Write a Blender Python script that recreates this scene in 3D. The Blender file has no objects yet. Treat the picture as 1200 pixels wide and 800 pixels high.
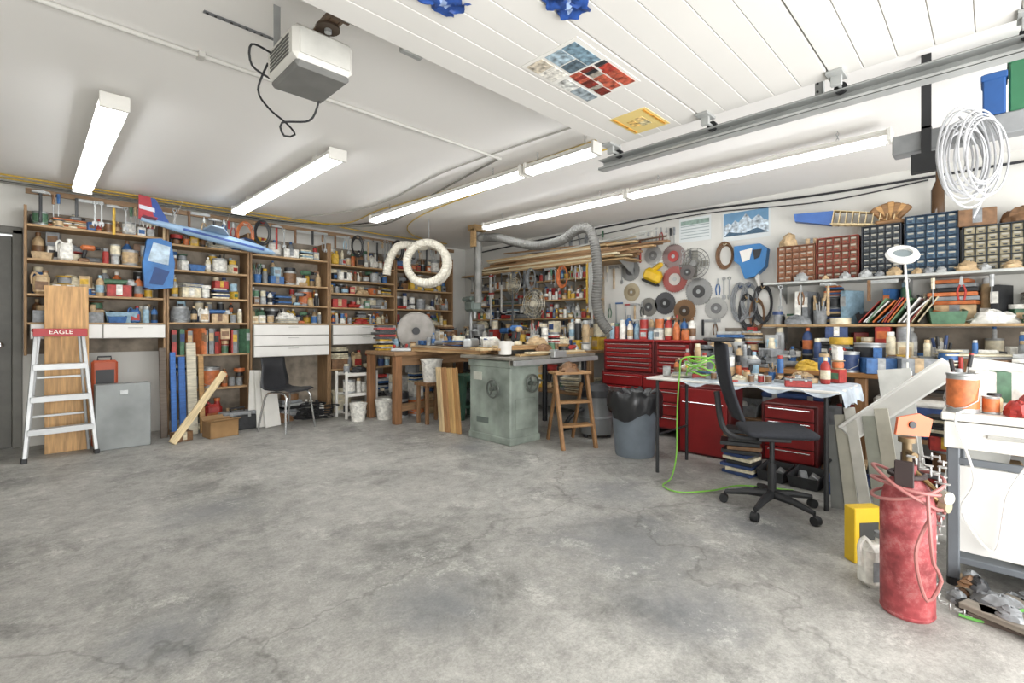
import bpy, bmesh, math, random
from mathutils import Vector, Matrix, Euler
R=random.Random(11)
COL=bpy.context.scene.collection
rad=math.radians
# ---------------------------------------------------------------- materials
MC={}
def lin(h):
    h=h.lstrip('#'); o=[]
    for i in (0,2,4):
        c=int(h[i:i+2],16)/255
        o.append(c/12.92 if c<=.04045 else ((c+.055)/1.055)**2.4)
    return o
def mat(h,rough=.55,metal=0.,noise=.12,sc=9.,emit=0.,st=None):
    k=(h,rough,metal,noise,sc,emit,st)
    if k in MC: return MC[k]
    m=bpy.data.materials.new('mat_'+h.strip('#')); m.use_nodes=True
    nt=m.node_tree; p=nt.nodes['Principled BSDF']; c=lin(h)
    p.inputs['Roughness'].default_value=rough; p.inputs['Metallic'].default_value=metal
    p.inputs['Base Color'].default_value=(*c,1)
    if noise>0:
        tc=nt.nodes.new('ShaderNodeTexCoord'); n=nt.nodes.new('ShaderNodeTexNoise'); r=nt.nodes.new('ShaderNodeValToRGB')
        mp=nt.nodes.new('ShaderNodeMapping'); mp.inputs['Scale'].default_value=st or (1,1,1)
        n.inputs['Scale'].default_value=sc; n.inputs['Detail'].default_value=4
        nt.links.new(tc.outputs['Object'],mp.inputs[0]); nt.links.new(mp.outputs[0],n.inputs['Vector'])
        nt.links.new(n.outputs['Fac'],r.inputs[0]); nt.links.new(r.outputs[0],p.inputs['Base Color'])
        r.color_ramp.elements[0].position=.3; r.color_ramp.elements[1].position=.7
        r.color_ramp.elements[0].color=(*[x*(1-noise) for x in c],1)
        r.color_ramp.elements[1].color=(*[min(1,x*(1+noise)) for x in c],1)
    if emit:
        p.inputs['Emission Color'].default_value=(*c,1); p.inputs['Emission Strength'].default_value=emit
    MC[k]=m; return m
def wood(h='#b08f68',st=(2,2,18)): return mat(h,.6,0,.28,4,0,st)
WX=lambda h='#b3946c': wood(h,(1.2,14,14))
WY=lambda h='#b3946c': wood(h,(14,1.2,14))
WZ=lambda h='#b3946c': wood(h,(14,14,1.2))
STEEL=mat('#a0a2a1',.4,.45); CHROME=mat('#cfd0d0',.2,.9,0); DARK=mat('#222325',.5); BLK=mat('#17181a',.6)
WHITE=mat('#d8d6cf',.5,0,.05); ALU=mat('#b6b8b8',.4,.35,.06)
# ---------------------------------------------------------------- builder
def catmull(p,step=.02,closed=False):
    p=[Vector(q) for q in p]; n=len(p); out=[]
    rng=range(n if closed else n-1)
    g=(lambda i:p[i%n]) if closed else (lambda i:p[max(0,min(n-1,i))])
    for i in rng:
        a,b,c,d=g(i-1),g(i),g(i+1),g(i+2); k=max(2,int((c-b).length/step))
        for j in range(k):
            t=j/k; out.append(.5*((2*b)+(c-a)*t+(2*a-5*b+4*c-d)*t*t+(3*b-a-3*c+d)*t**3))
    if not closed: out.append(p[-1])
    return out
class B:
    def __init__(s): s.v=[];s.f=[];s.mi=[];s.T=Matrix()
    def add(s,vs,fs,m):
        o=len(s.v); s.v+=[s.T@Vector(p) for p in vs]; s.f+=[[i+o for i in f] for f in fs]; s.mi+=[m]*len(fs); return s
    def box(s,c,d,m=0,b=None,r=None):
        h=[x/2 for x in d]
        if b is None: b=min(min(d)*.12,.006)
        b=min(b,min(h)*.9); ix={};vs=[]
        S=(-1,1); M=Euler([rad(a) for a in r]).to_matrix() if r else None
        for x in S:
            for y in S:
                for z in S:
                    for a in range(3):
                        q=[x*(h[0]-b),y*(h[1]-b),z*(h[2]-b)]; q[a]=(x,y,z)[a]*h[a]
                        q=Vector(q)
                        if M: q=M@q
                        ix[(x,y,z,a)]=len(vs); vs.append(q+Vector(c))
        fs=[]
        for a in range(3):
            for sg in S:
                f=[]
                for u,w in ((-1,-1),(1,-1),(1,1),(-1,1)):
                    k=[0,0,0];k[a]=sg;k[(a+1)%3]=u;k[(a+2)%3]=w; f.append(ix[(*k,a)])
                fs.append(f if sg>0 else f[::-1])
            e,g=(a+1)%3,(a+2)%3
            for u in S:
                for w in S:
                    k0=[0,0,0];k0[a]=-1;k0[e]=u;k0[g]=w;k1=list(k0);k1[a]=1
                    f=[ix[(*k0,e)],ix[(*k1,e)],ix[(*k1,g)],ix[(*k0,g)]]
                    fs.append(f if u*w<0 else f[::-1])
        for x in S:
            for y in S:
                for z in S:
                    f=[ix[(x,y,z,0)],ix[(x,y,z,1)],ix[(x,y,z,2)]]; fs.append(f if x*y*z>0 else f[::-1])
        return s.add(vs,fs,m)
    def bx(s,x0,x1,y0,y1,z0,z1,m=0,b=None): return s.box(((x0+x1)/2,(y0+y1)/2,(z0+z1)/2),(abs(x1-x0),abs(y1-y0),abs(z1-z0)),m,b)
    def tube(s,pts,r,m=0,n=8,closed=False,rf=None):
        pts=[Vector(p) for p in pts]; N=len(pts); vs=[];fs=[]; up=None
        for i,p in enumerate(pts):
            if closed: t=pts[(i+1)%N]-pts[i-1]
            else: t=pts[min(i+1,N-1)]-pts[max(i-1,0)]
            t=t.normalized() if t.length>1e-9 else Vector((0,0,1))
            if up is None: up=Vector((0,0,1)) if abs(t.z)<.9 else Vector((1,0,0))
            up=(up-t*up.dot(t)); up=up.normalized() if up.length>1e-6 else t.orthogonal().normalized()
            w=t.cross(up); rr=rf(i) if rf else (r[i] if isinstance(r,(list,tuple)) else r)
            for j in range(n):
                a=2*math.pi*j/n; vs.append(p+(up*math.cos(a)+w*math.sin(a))*rr)
        for i in range(N if closed else N-1):
            for j in range(n):
                a=i*n+j;b=i*n+(j+1)%n;i2=(i+1)%N; fs.append([a,b,i2*n+(j+1)%n,i2*n+j])
        if not closed: fs.append(list(range(n))[::-1]); fs.append([(N-1)*n+j for j in range(n)])
        return s.add(vs,fs,m)
    def cyl(s,a,b,r,r2=None,m=0,n=20): return s.tube([a,b],[r,r if r2 is None else r2],m,n)
    def lathe(s,prof,m=0,n=20,c=(0,0,0)):
        vs=[];fs=[];k=len(prof)
        for r,z in prof:
            for j in range(n):
                a=2*math.pi*j/n; vs.append((c[0]+max(r,1e-4)*math.cos(a),c[1]+max(r,1e-4)*math.sin(a),c[2]+z))
        for i in range(k-1):
            for j in range(n): fs.append([i*n+j,i*n+(j+1)%n,(i+1)*n+(j+1)%n,(i+1)*n+j])
        fs.append(list(range(n))[::-1]); fs.append([(k-1)*n+j for j in range(n)])
        return s.add(vs,fs,m)
    def prism(s,poly,y0,y1,m=0):
        n=len(poly); vs=[(x,y0,z) for x,z in poly]+[(x,y1,z) for x,z in poly]
        fs=[list(range(n)),list(range(2*n-1,n-1,-1))]+[[i,i+n,(i+1)%n+n,(i+1)%n] for i in range(n)]
        return s.add(vs,fs,m)
    def ring(s,c,R_,r,m=0,n=28,k=8,ax='y',sq=1.):
        pts=[]
        for i in range(n):
            a=2*math.pi*i/n; u,w=R_*math.cos(a),R_*sq*math.sin(a)
            pts.append(Vector(c)+Vector({'y':(u,0,w),'z':(u,w,0),'x':(0,u,w)}[ax]))
        return s.tube(pts,r,m,k,True)
    def mesh(s,name,mats,ang=35):
        me=bpy.data.meshes.new(name); me.from_pydata(s.v,[],s.f)
        for m in mats: me.materials.append(m)
        me.polygons.foreach_set('material_index',s.mi)
        bm=bmesh.new(); bm.from_mesh(me); bmesh.ops.recalc_face_normals(bm,faces=bm.faces); bm.to_mesh(me); bm.free()
        me.polygons.foreach_set('use_smooth',[True]*len(me.polygons))
        try: me.set_sharp_from_angle(angle=rad(ang))
        except Exception: pass
        me.update(); return me
def meta(o,label=None,cat=None,group=None,kind=None):
    if label: o['label']=label
    if cat: o['category']=cat
    if group: o['group']=group
    if kind: o['kind']=kind
    return o
def solo(name,label,cat,b,mats,loc=(0,0,0),rz=0,group=None,rot=None):
    o=bpy.data.objects.new(name,b.mesh(name,mats)); COL.objects.link(o); o.location=loc
    o.rotation_euler=[rad(a) for a in rot] if rot else (0,0,rad(rz)); return meta(o,label,cat,group)
def thing(name,label,cat,loc=(0,0,0),rz=0,group=None,rot=None):
    o=bpy.data.objects.new(name,None); o.empty_display_size=.05; COL.objects.link(o); o.location=loc
    o.rotation_euler=[rad(a) for a in rot] if rot else (0,0,rad(rz)); return meta(o,label,cat,group)
def part(par,name,b,mats,loc=(0,0,0),label=None,me=None,rot=None):
    o=bpy.data.objects.new(name,me or b.mesh(name,mats)); COL.objects.link(o); o.parent=par; o.location=loc
    if rot: o.rotation_euler=[rad(a) for a in rot]
    if label: o['label']=label
    return o
def txt(par,s,size,loc,rot,m,name='lettering'):
    c=bpy.data.curves.new('t','FONT'); c.body=s; c.size=size; c.align_x='CENTER'; c.align_y='CENTER'; c.extrude=.0006
    t=bpy.data.objects.new('t',c); COL.objects.link(t); bpy.context.view_layer.update()
    me=bpy.data.meshes.new_from_object(t.evaluated_get(bpy.context.evaluated_depsgraph_get())); bpy.data.objects.remove(t)
    me.materials.clear(); me.materials.append(m)
    return part(par,name,None,None,loc,None,me,rot)
def struct(name,b,mats):
    o=bpy.data.objects.new(name,b.mesh(name,mats)); COL.objects.link(o); o['kind']='structure'; return o
# ---------------------------------------------------------------- dimensions
YB=6.67; XR=5.49; H=2.55; XL=-1.5; Y0=-1.0
# ---------------------------------------------------------------- room
def floor_mat():
    m=bpy.data.materials.new('concrete'); m.use_nodes=True; nt=m.node_tree; N=nt.nodes; L=nt.links; p=N['Principled BSDF']
    g=N.new('ShaderNodeNewGeometry')
    def noise(sc,det=6,rough=.6,dist=0.):
        n=N.new('ShaderNodeTexNoise'); n.inputs['Scale'].default_value=sc; n.inputs['Detail'].default_value=det; n.inputs['Roughness'].default_value=rough; n.inputs['Distortion'].default_value=dist
        L.new(g.outputs['Position'],n.inputs['Vector']); return n
    def ramp(src,els):
        r=N.new('ShaderNodeValToRGB'); e=r.color_ramp.elements
        e[0].position,e[0].color=els[0][0],(*lin(els[0][1]),1); e[1].position,e[1].color=els[1][0],(*lin(els[1][1]),1)
        for q in els[2:]:
            x=e.new(q[0]); x.color=(*lin(q[1]),1)
        L.new(src,r.inputs[0]); return r
    def mix(a,b,f,mode='MULTIPLY'):
        x=N.new('ShaderNodeMixRGB'); x.blend_type=mode
        if isinstance(f,float): x.inputs[0].default_value=f
        else: L.new(f,x.inputs[0])
        L.new(a,x.inputs[1]); L.new(b,x.inputs[2]); return x.outputs[0]
    def math_(op,a,b_,clamp=False):
        x=N.new('ShaderNodeMath'); x.operation=op; x.use_clamp=clamp
        for i,q in enumerate((a,b_)):
            if isinstance(q,(int,float)): x.inputs[i].default_value=q
            else: L.new(q,x.inputs[i])
        return x.outputs[0]
    base=ramp(noise(.8,9,.74,.2).outputs['Fac'],[(.34,'#9c9b96'),(.66,'#cac8c1'),(.5,'#b3b1ab')]).outputs[0]
    mid=ramp(noise(9,9,.8,.2).outputs['Fac'],[(.36,'#ababa9'),(.6,'#ffffff')]).outputs[0]
    c=mix(base,mid,.55)
    fine=ramp(noise(75,6,.85).outputs['Fac'],[(.36,'#7d7d7c'),(.64,'#ffffff')]).outputs[0]
    c=mix(c,fine,.45)
    st=ramp(noise(1.6,10,.8,.3).outputs['Fac'],[(.37,'#76787b'),(.48,'#ffffff')]).outputs[0]
    c=mix(c,st,.45)
    smn=noise(4.5,9,.82,.4).outputs['Fac']; tot=None
    for (x,y,r_) in ((2.3,1.4,.85),(1.2,1.65,.45),(.8,3.5,.5),(2.9,1.9,.6),(.35,2.2,.4),(1.9,.9,.5),(3.0,1.0,.6),(3.0,3.6,.4)):
        vm=N.new('ShaderNodeVectorMath'); vm.operation='DISTANCE'; vm.inputs[1].default_value=(x,y,0); L.new(g.outputs['Position'],vm.inputs[0])
        q=math_('SUBTRACT',1.0,math_('DIVIDE',vm.outputs['Value'],r_),True); tot=q if tot is None else math_('MAXIMUM',tot,q)
    sm=math_('MULTIPLY',math_('SUBTRACT',math_('ADD',math_('MULTIPLY',tot,.6),smn),.70,True),3.0,True)
    dk=N.new('ShaderNodeRGB'); dk.outputs[0].default_value=(*lin('#64676b'),1)
    c=mix(c,dk.outputs[0],math_('MULTIPLY',sm,.6),'MIX')
    lt=ramp(noise(2.3,12,.9,.2).outputs['Fac'],[(.545,'#000000'),(.62,'#ffffff')])
    wh=N.new('ShaderNodeRGB'); wh.outputs[0].default_value=(*lin('#d6d4cd'),1)
    c=mix(c,wh.outputs[0],math_('MULTIPLY',lt.outputs[0],.55),'MIX')
    nd=noise(2.5,4); vm=N.new('ShaderNodeVectorMath'); vm.operation='MULTIPLY_ADD'; vm.inputs[1].default_value=(.5,.5,.5)
    L.new(nd.outputs['Color'],vm.inputs[0]); L.new(g.outputs['Position'],vm.inputs[2])
    v=N.new('ShaderNodeTexVoronoi'); v.feature='DISTANCE_TO_EDGE'; v.inputs['Scale'].default_value=.3; L.new(vm.outputs[0],v.inputs['Vector'])
    cr=ramp(v.outputs['Distance'],[(.0,'#7c7a75'),(.0014,'#ffffff')]).outputs[0]
    c=mix(c,cr,.4)
    L.new(c,p.inputs['Base Color']); p.inputs['Roughness'].default_value=.55
    bp=N.new('ShaderNodeBump'); bp.inputs['Strength'].default_value=.3; bp.inputs['Distance'].default_value=.01; L.new(noise(35,6,.75).outputs['Fac'],bp.inputs['Height']); L.new(bp.outputs[0],p.inputs['Normal'])
    return m
struct('floor',B().bx(XL-.1,XR+.1,Y0,YB+.1,-.1,0,0,0),[floor_mat()])
struct('ceiling',B().bx(XL-.1,XR+.1,Y0,YB+.1,H,H+.1,0,0),[mat('#eeece8',.8,0,.02,.8)])
WM=mat('#d0cfc9',.8,0,.06,1.5)
wb=B(); wb.bx(XL-.1,-1.02,YB,YB+.1,0,H,0,0); wb.bx(-.1,XR+.1,YB,YB+.1,0,H,0,0); wb.bx(-1.02,-.1,YB,YB+.1,2.06,H,0,0)
struct('wall_back',wb,[WM]); struct('wall_right',B().bx(XR,XR+.1,Y0,YB,0,H,0,0),[WM]); struct('wall_left',B().bx(XL-.1,XL,Y0,YB,0,H,0,0),[WM])
struct('door_1',B().bx(-1.0,-.12,YB+.01,YB+.06,.005,2.04,0).bx(-.9,-.22,YB,YB+.012,1.15,1.85,0).bx(-.9,-.22,YB,YB+.012,.2,1.0,0).cyl((-.2,YB+.01,1),(-.2,YB-.05,1),.012,None,1).lathe([(0,-.03),(.028,-.02),(.03,0),(.02,.02),(0,.03)],1,14,(-.2,YB-.06,1)),[mat('#5d5c56',.5),CHROME])
struct('trim_1',B().bx(-.12,-.05,YB-.02,YB+.02,0,2.1).bx(-1.07,-1.0,YB-.02,YB+.02,0,2.1).bx(-1.07,-.05,YB-.02,YB+.02,2.06,2.13),[mat('#6b6a63',.5)])
# ---------------------------------------------------------------- garage door
dz=2.2; gd=bpy.data.objects.new('door_2',None); COL.objects.link(gd); gd['kind']='structure'
DM=mat('#d3d1cc',.5,0,.03,2); LS=mat('#a4a6a4',.45,.25)
for i in range(4):
    y1=1.57-i*.545; b=B()
    for j in range(5): b.bx(-.62,2.38,y1-.108*(j+1)+.0012,y1-.108*j-.0012,dz,dz+.035,0,.002)
    b.bx(-.62,2.38,y1-.54,y1,dz+.006,dz+.04,0,0)
    part(gd,'door_section',b,[DM])
    h=B(); h.bx(2.3,2.4,y1-.05,y1+.01,dz-.012,dz,0).cyl((2.36,y1-.02,dz-.03),(2.46,y1-.02,dz-.03),.007,None,0).cyl((2.425,y1-.02,dz-.03),(2.445,y1-.02,dz-.03),.024,None,1).bx(2.34,2.36,y1-.04,y1,dz-.05,dz,0)
    part(gd,'roller_hinge',h,[LS,DARK])
tr=thing('garage_door_track','galvanized steel overhead door track hung from ceiling','door track',(0,0,0))
b=B(); X=2.44
b.bx(X+.028,X+.032,-.9,1.68,2.10,2.16).bx(X-.03,X+.03,-.9,1.68,2.10,2.104).bx(X-.03,X+.03,-.9,1.68,2.156,2.16).bx(X-.03,X-.027,-.9,1.68,2.10,2.115)
part(tr,'rail',b,[LS])
part(tr,'reinforcing_angle',B().bx(X+.035,X+.04,-.9,1.66,2.12,2.19).bx(X+.035,X+.07,-.9,1.66,2.186,2.19),[LS])
for y in (1.6,.55,-.5):
    hb=B().bx(X+.034,X+.038,y-.015,y+.015,2.16,H).bx(X+.034,X+.07,y-.015,y-.011,2.16,H)
    for k in range(9): hb.cyl((X+.030,y+.004,2.2+k*.037),(X+.034,y+.004,2.2+k*.037),.005,None,1,8)
    part(tr,'hanger',hb,[LS,DARK])
def sheet(x0,x1,y0,y1,z,cells,name,label,cat,base='#d9d7d1'):
    o=thing(name,label,cat,(0,0,0)); part(o,'paper',B().bx(x0,x1,y0,y1,z-.002,z,0,0),[mat(base,.5,0,.03)])
    bb=B();ms=[]
    for (a,b_,c,d_,h) in cells:
        bb.bx(x0+(x1-x0)*a,x0+(x1-x0)*b_,y0+(y1-y0)*c,y0+(y1-y0)*d_,z-.004,z-.002,len(ms),0); ms.append(mat(h,.5,0,.7,45))
    part(o,'printed_pictures',bb,ms); return o
cells=[]; q=random.Random(4)
CC=['#a23a2e','#7c2d25','#94402f','#3a3c40','#a8503c','#6a2a22','#2d2e31','#8d867c','#b05a44']
for j in range(3):
    x=.44
    while x<.93:
        w=q.uniform(.04,.1); cells.append((x,min(x+w,.97),.05+j*.22,.05+j*.22+q.uniform(.17,.2),q.choice(CC))); x+=w+.008
cells+=[(.04,.41,.08,.3,'#6f8896'),(.04,.24,.32,.6,'#91a3ad'),(.26,.41,.32,.6,'#55656f'),(.04,.2,.66,.95,'#b5ac9c'),(.22,.41,.66,.95,'#c9c6be'),(.46,.66,.74,.95,'#bfc0bc'),(.68,.97,.74,.95,'#8f9aa0')]
sheet(1.39,1.83,1.06,1.34,dz,cells,'poster','glossy magazine spread with red pictures taped to door','poster')
sheet(2.06,2.31,1.17,1.37,dz,[(.06,.94,.06,.12,'#c98f35'),(.06,.94,.88,.94,'#c98f35'),(.3,.5,.3,.5,'#cdb07a'),(.52,.7,.3,.55,'#bfb38c'),(.35,.65,.57,.75,'#c9a865')],'drawing','yellow childrens drawing taped to overhead door','drawing','#d6bf7c')
def foil(cx,cy,sx,sy,label):
    b=B();n=14;vs=[];fs=[]
    for i in range(n):
        for j in range(n):
            u,w=i/(n-1)-.5,j/(n-1)-.5
            vs.append((cx+sx*u*(1+.12*math.sin(11*w+cx*9))+R.uniform(-.002,.002),cy+sy*w*(1+.15*math.sin(13*u+cy*5))+.006*math.sin(23*u),dz-.002-.005*(1+math.sin(14*u+8*w))-R.random()*.006))
    for i in range(n-1):
        for j in range(n-1): fs.append([i*n+j,(i+1)*n+j,(i+1)*n+j+1,i*n+j+1])
    b.add(vs,fs,0)
    for i in range(n-1):
        for j in range(n-1):
            if abs(i-j-1)<2 and 2<i<10: b.mi[i*(n-1)+j]=1
    solo('foil_bag',label,'bag',b,[mat('#27488a',.35,.1,.5,30),mat('#8fa3c8',.4)],group='foil bags taped to the garage door')
foil(1.22,.97,.15,.10,'crumpled blue foil bag taped to door panel'); foil(.92,1.24,.16,.10,'crumpled blue foil bag near opener rail')
# opener
op=thing('garage_door_opener','white garage door opener motor hanging from ceiling','garage door opener',(.86,2.1,2.2)); op.scale=(.94,.94,.94)
part(op,'housing',B().box((0,0,.105),(.27,.33,.15),0,.022).box((0,0,.02),(.24,.3,.035),1,.012).bx(-.11,.11,-.17,-.164,.05,.16,2),[mat('#cfcdc6',.45,0,.03),mat('#6e6e6b',.45),mat('#c0bfb8',.4)])
vb=B()
for k in range(6): vb.bx(-.139,-.134,-.11,.11,.055+k*.016,.062+k*.016,0)
part(op,'vent',vb,[mat('#5d5d59')])
part(op,'rail',B().bx(-.022,.022,-2.4,-.1,.19,.235).bx(-.035,-.022,-1.2,-.1,.19,.2,0).bx(.022,.035,-1.2,-.1,.19,.2,0).bx(-.012,.012,-2.4,-.1,.235,.245,1),[mat('#66523f',.5,.3),DARK])
part(op,'sprocket',B().cyl((0,-.19,.18),(0,-.19,.19),.05,None,0,18).cyl((0,-.19,.165),(0,-.19,.2),.015,None,1,10),[mat('#4a3d32',.5,.4),STEEL])
part(op,'trolley',B().bx(-.04,.04,-.42,-.3,.16,.24),[mat('#5b4a3c',.5,.4)]); part(op,'door_arm',B().tube([(.0,-.36,.17),(.1,-.44,.11),(.2,-.5,.06)],.013,0,8).box((.21,-.515,.045),(.1,.03,.05),1,.004).box((.02,-.36,.16),(.06,.05,.02),1,.003),[mat('#3c3a38',.5,.4),LS])
for sx in (-.11,.11): part(op,'mounting_strap',B().bx(sx-.015,sx+.015,.1,.104,.18,.37).bx(sx-.015,sx+.015,.0,.104,.176,.18),[STEEL])
part(op,'power_cable',B().tube(catmull([(-.13,.16,.12),(-.16,.2,.0),(-.12,.18,-.08),(-.03,.2,-.12),(.0,.18,-.17),(-.05,.18,-.19),(-.06,.18,-.13),(.06,.16,-.09),(.09,.13,-.02),(.09,.11,.02)]),.005,0,6).tube(catmull([(-.13,.1,.14),(-.2,.16,.18),(-.19,.19,.1),(-.12,.155,.05)]),.005,0,6),[BLK])
stp=B().box((0,0,0),(.32,.022,.004),0)
for k in range(10): stp.cyl((-.145+k*.032,0,-.004),(-.145+k*.032,0,.003),.006,None,1,8)
solo('perforated_strap','perforated galvanized steel strap screwed to ceiling','metal strap',stp,[mat('#808284',.45,.3),DARK],(.70,2.46,H-.004),0)
solo('conduit','white painted conduit running along garage ceiling','conduit',B().cyl((-.8,2.85,H-.014),(2.72,2.85,H-.014),.012).bx(.6,.63,2.82,2.88,H-.028,H),[mat('#c4c2bc',.5,0,.04)])
def cable(lbl,pts,r,h): solo('cable',lbl,'cable',B().tube(catmull(pts,.06),r,0,6),[mat(h,.5,0,0)],group='cables along the ceiling')
cable('yellow electrical cable stapled along ceiling',[(2.95,1.9,H-.01),(2.98,3.5,H-.01),(2.9,5,H-.01),(2.7,6.3,H-.01),(.0,6.45,H-.012),(-1,6.45,H-.012)],.007,'#c4a542')
cable('black electrical cable stapled along ceiling',[(3.05,1.9,H-.01),(3.1,3.7,H-.01),(3.2,5.3,H-.02),(2.6,6.4,H-.02),(0,6.55,H-.02),(-1,6.55,H-.02)],.007,'#2b2b2b')
cable('grey cable sagging below the ceiling',[(2.7,2.85,H-.015),(2.9,4.0,H-.03),(3.2,5.6,H-.06),(2.3,6.4,H-.05),(1.2,6.5,H-.03),(-.2,6.5,H-.04)],.009,'#77766f')
cable('white cable stapled along the ceiling',[(2.65,2.0,H-.01),(2.6,3.4,H-.01),(2.75,5,H-.01),(2.3,6.3,H-.02)],.007,'#a9a79f')
cable('black cable running along top of wall',[(XR-.03,6.4,H-.1),(XR-.03,4,H-.04),(XR-.03,2.6,H-.03),(XR-.03,1.2,H-.09),(XR-.03,-.2,H-.1)],.011,'#25262a')
cable('thin black cable looping along top of wall',[(XR-.02,5.4,H-.2),(XR-.02,3.6,H-.12),(XR-.02,2.4,H-.08),(XR-.02,1.2,H-.16),(XR-.02,.4,H-.12)],.006,'#2b2b2e')
cable('yellow cable running along top of wall',[(4.9,6.5,H-.012),(3.9,6.0,H-.012),(3.4,5,H-.012),(3.2,3.2,H-.012),(3.15,2,H-.012)],.007,'#c9a83c')
cable('yellow cable along top of shelving',[(-.6,6.3,H-.012),(1,6.28,H-.02),(2.4,6.26,H-.012),(3.6,6.3,H-.03),(4.8,6.3,H-.02)],.008,'#c2a13f')
# fluorescent fixtures
TUBE=mat('#fbfdff',.4,0,0,9,11.0)
def fixture(x,y0,y1,z,w,lbl,chain=False):
    o=thing('fluorescent_light',lbl,'light fixture',(x,(y0+y1)/2,z),0,'fluorescent lights on the ceiling'); L=(y1-y0)/2
    part(o,'housing',B().bx(-w/2+.03,w/2-.03,-L,L,.05,.085,0).box((-w/2+.018,0,.05),(.004,2*L,.045),0,None,(0,50,0)).box((w/2-.018,0,.05),(.004,2*L,.045),0,None,(0,-50,0)),[WHITE])
    me=B().cyl((0,-L+.03,0),(0,L-.03,0),.019,None,0,14).mesh('tube',[TUBE])
    for sx in (-w*.24,w*.24): part(o,'fluorescent_tube',None,None,(sx,0,.02),None,me)
    for sy in (-1,1): part(o,'end_cap',B().bx(-w/2+.005,w/2-.005,sy*L-.012,sy*L+.012,0,.087),[WHITE])
    for sy in (-.7,.7):
        hb=B()
        if chain:
            k=0;zz=.085
            while zz<H-z-.005: hb.ring((0,sy*L,zz+.012),.008,.002,0,8,4,'y' if k%2 else 'x',1.6); zz+=.02;k+=1
        else: hb.bx(-.03,.03,sy*L-.03,sy*L+.03,.085,H-z)
        part(o,'hanger',hb,[STEEL if chain else WHITE])
fixture(.35,3.62,6.08,2.425,.15,'long white double tube fluorescent light, lit')
fixture(1.65,3.52,5.98,2.425,.15,'long white double tube fluorescent light, lit')
fixture(2.85,2.72,5.15,2.39,.12,'narrow lit fluorescent light hung on short chains',True)
fixture(2.85,2.0,2.66,2.39,.12,'short lit fluorescent light beside the raised door',True)
fixture(4.05,2.5,4.52,2.39,.12,'narrow lit fluorescent light above the workbench',True)
fixture(4.05,.49,2.46,2.39,.12,'narrow lit fluorescent light above the cluttered desk',True)
# ---------------------------------------------------------------- clutter prototypes
PAL=[('white','#d6d4cc',6),('red','#9c302a',2.5),('blue','#356094',2.5),('yellow','#c29d36',2),('black','#2a2b2d',3.5),('grey','#808385',4.5),('green','#4a6e54',1.5),('orange','#b9683a',1.5),('brown','#735438',4),('tan','#b39a76',5),('cream','#cec5ab',5),('light blue','#90aebe',1.5),('silver','#a5a7a6',3.5),('dark blue','#2b3f68',1)]
PN=dict((a,b) for a,b,c in PAL)
def pick(only=None):
    L=[p for p in PAL if not only or p[0] in only]; return R.choices(L,[p[2] for p in L])[0][0]
PR={}
def proto(kind,noun,cat,b,w,d,h,nm=None,only=None):
    PR[kind]=(b.mesh(kind,[WHITE,WHITE,STEEL,DARK]),noun,cat,w,d,h,nm or kind,only)
proto('bottle','plastic bottle','bottle',B().lathe([(.0,0),(.034,0),(.038,.008),(.038,.15),(.03,.178),(.014,.192),(.014,.205)],0,16).lathe([(.0388,.04),(.0388,.12)],1,16).lathe([(0,.2),(.017,.2),(.017,.226),(.014,.23),(0,.23)],1,12),.08,.08,.23)
proto('spray_can','aerosol spray can','spray can',B().lathe([(0,0),(.033,0),(.034,.005),(.034,.15),(.026,.168),(.024,.17)],0,16).lathe([(0,.165),(.027,.165),(.027,.2),(.024,.205),(0,.205)],1,14),.072,.07,.205)
proto('spray_bottle','trigger spray bottle','spray bottle',B().lathe([(0,0),(.04,0),(.042,.01),(.04,.13),(.02,.18),(.014,.2)],0,16).box((.0,0,.215),(.03,.025,.03),1,.004).box((-.025,0,.235),(.08,.02,.02),1,.004).box((-.04,0,.205),(.01,.012,.05),3,.002,(0,25,0)),.09,.08,.25)
proto('paint_can','metal paint can','paint can',B().lathe([(0,0),(.082,0),(.082,.004),(.08,.008),(.08,.17),(.084,.175),(.084,.182),(.07,.182),(.068,.176),(0,.176)],2,22).lathe([(.081,.02),(.081,.155)],0,22).tube([(-.082,0,.12),(-.088,-.03,.06),(-.05,-.085,.03),(0,-.1,.02),(.05,-.085,.03),(.088,-.03,.06),(.082,0,.12)],.003,2,5),.17,.17,.182)
proto('tin_can','small tin can','can',B().lathe([(0,0),(.042,0),(.043,.004),(.041,.007),(.041,.1),(.043,.104),(.043,.108),(.036,.108),(.035,.103),(0,.103)],2,18).lathe([(.0415,.012),(.0415,.096)],0,18),.09,.09,.108)
proto('jar','glass jar of hardware','jar',B().lathe([(0,0),(.036,0),(.04,.006),(.04,.085),(.03,.1)],0,16).lathe([(0,.098),(.034,.098),(.034,.116),(.031,.12),(0,.12)],1,16),.085,.08,.12)
proto('carton','cardboard carton','box',B().box((0,0,.06),(.2,.15,.12),0,.003).bx(-.025,.025,-.0765,.0765,.02,.1205,1,0),.21,.15,.12,None,['tan','brown','white','blue','red','cream','yellow','grey','black'])
proto('small_box','small product box','box',B().box((0,0,.055),(.08,.1,.11),0,.002).bx(-.03,.03,-.0515,-.05,.03,.08,1,0),.085,.1,.11)
bk=B(); bk.bx(-.018,.018,-.08,.08,0,.003,0).bx(-.018,-.015,-.08,.08,0,.23,0).bx(.015,.018,-.08,.08,0,.23,0).bx(-.018,.018,-.083,-.079,0,.23,0).bx(-.015,.015,-.078,.076,.004,.225,1).bx(-.0185,.0185,-.0845,-.083,.12,.19,1,0)
proto('book','upright book','book',bk,.038,.16,.23)
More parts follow.
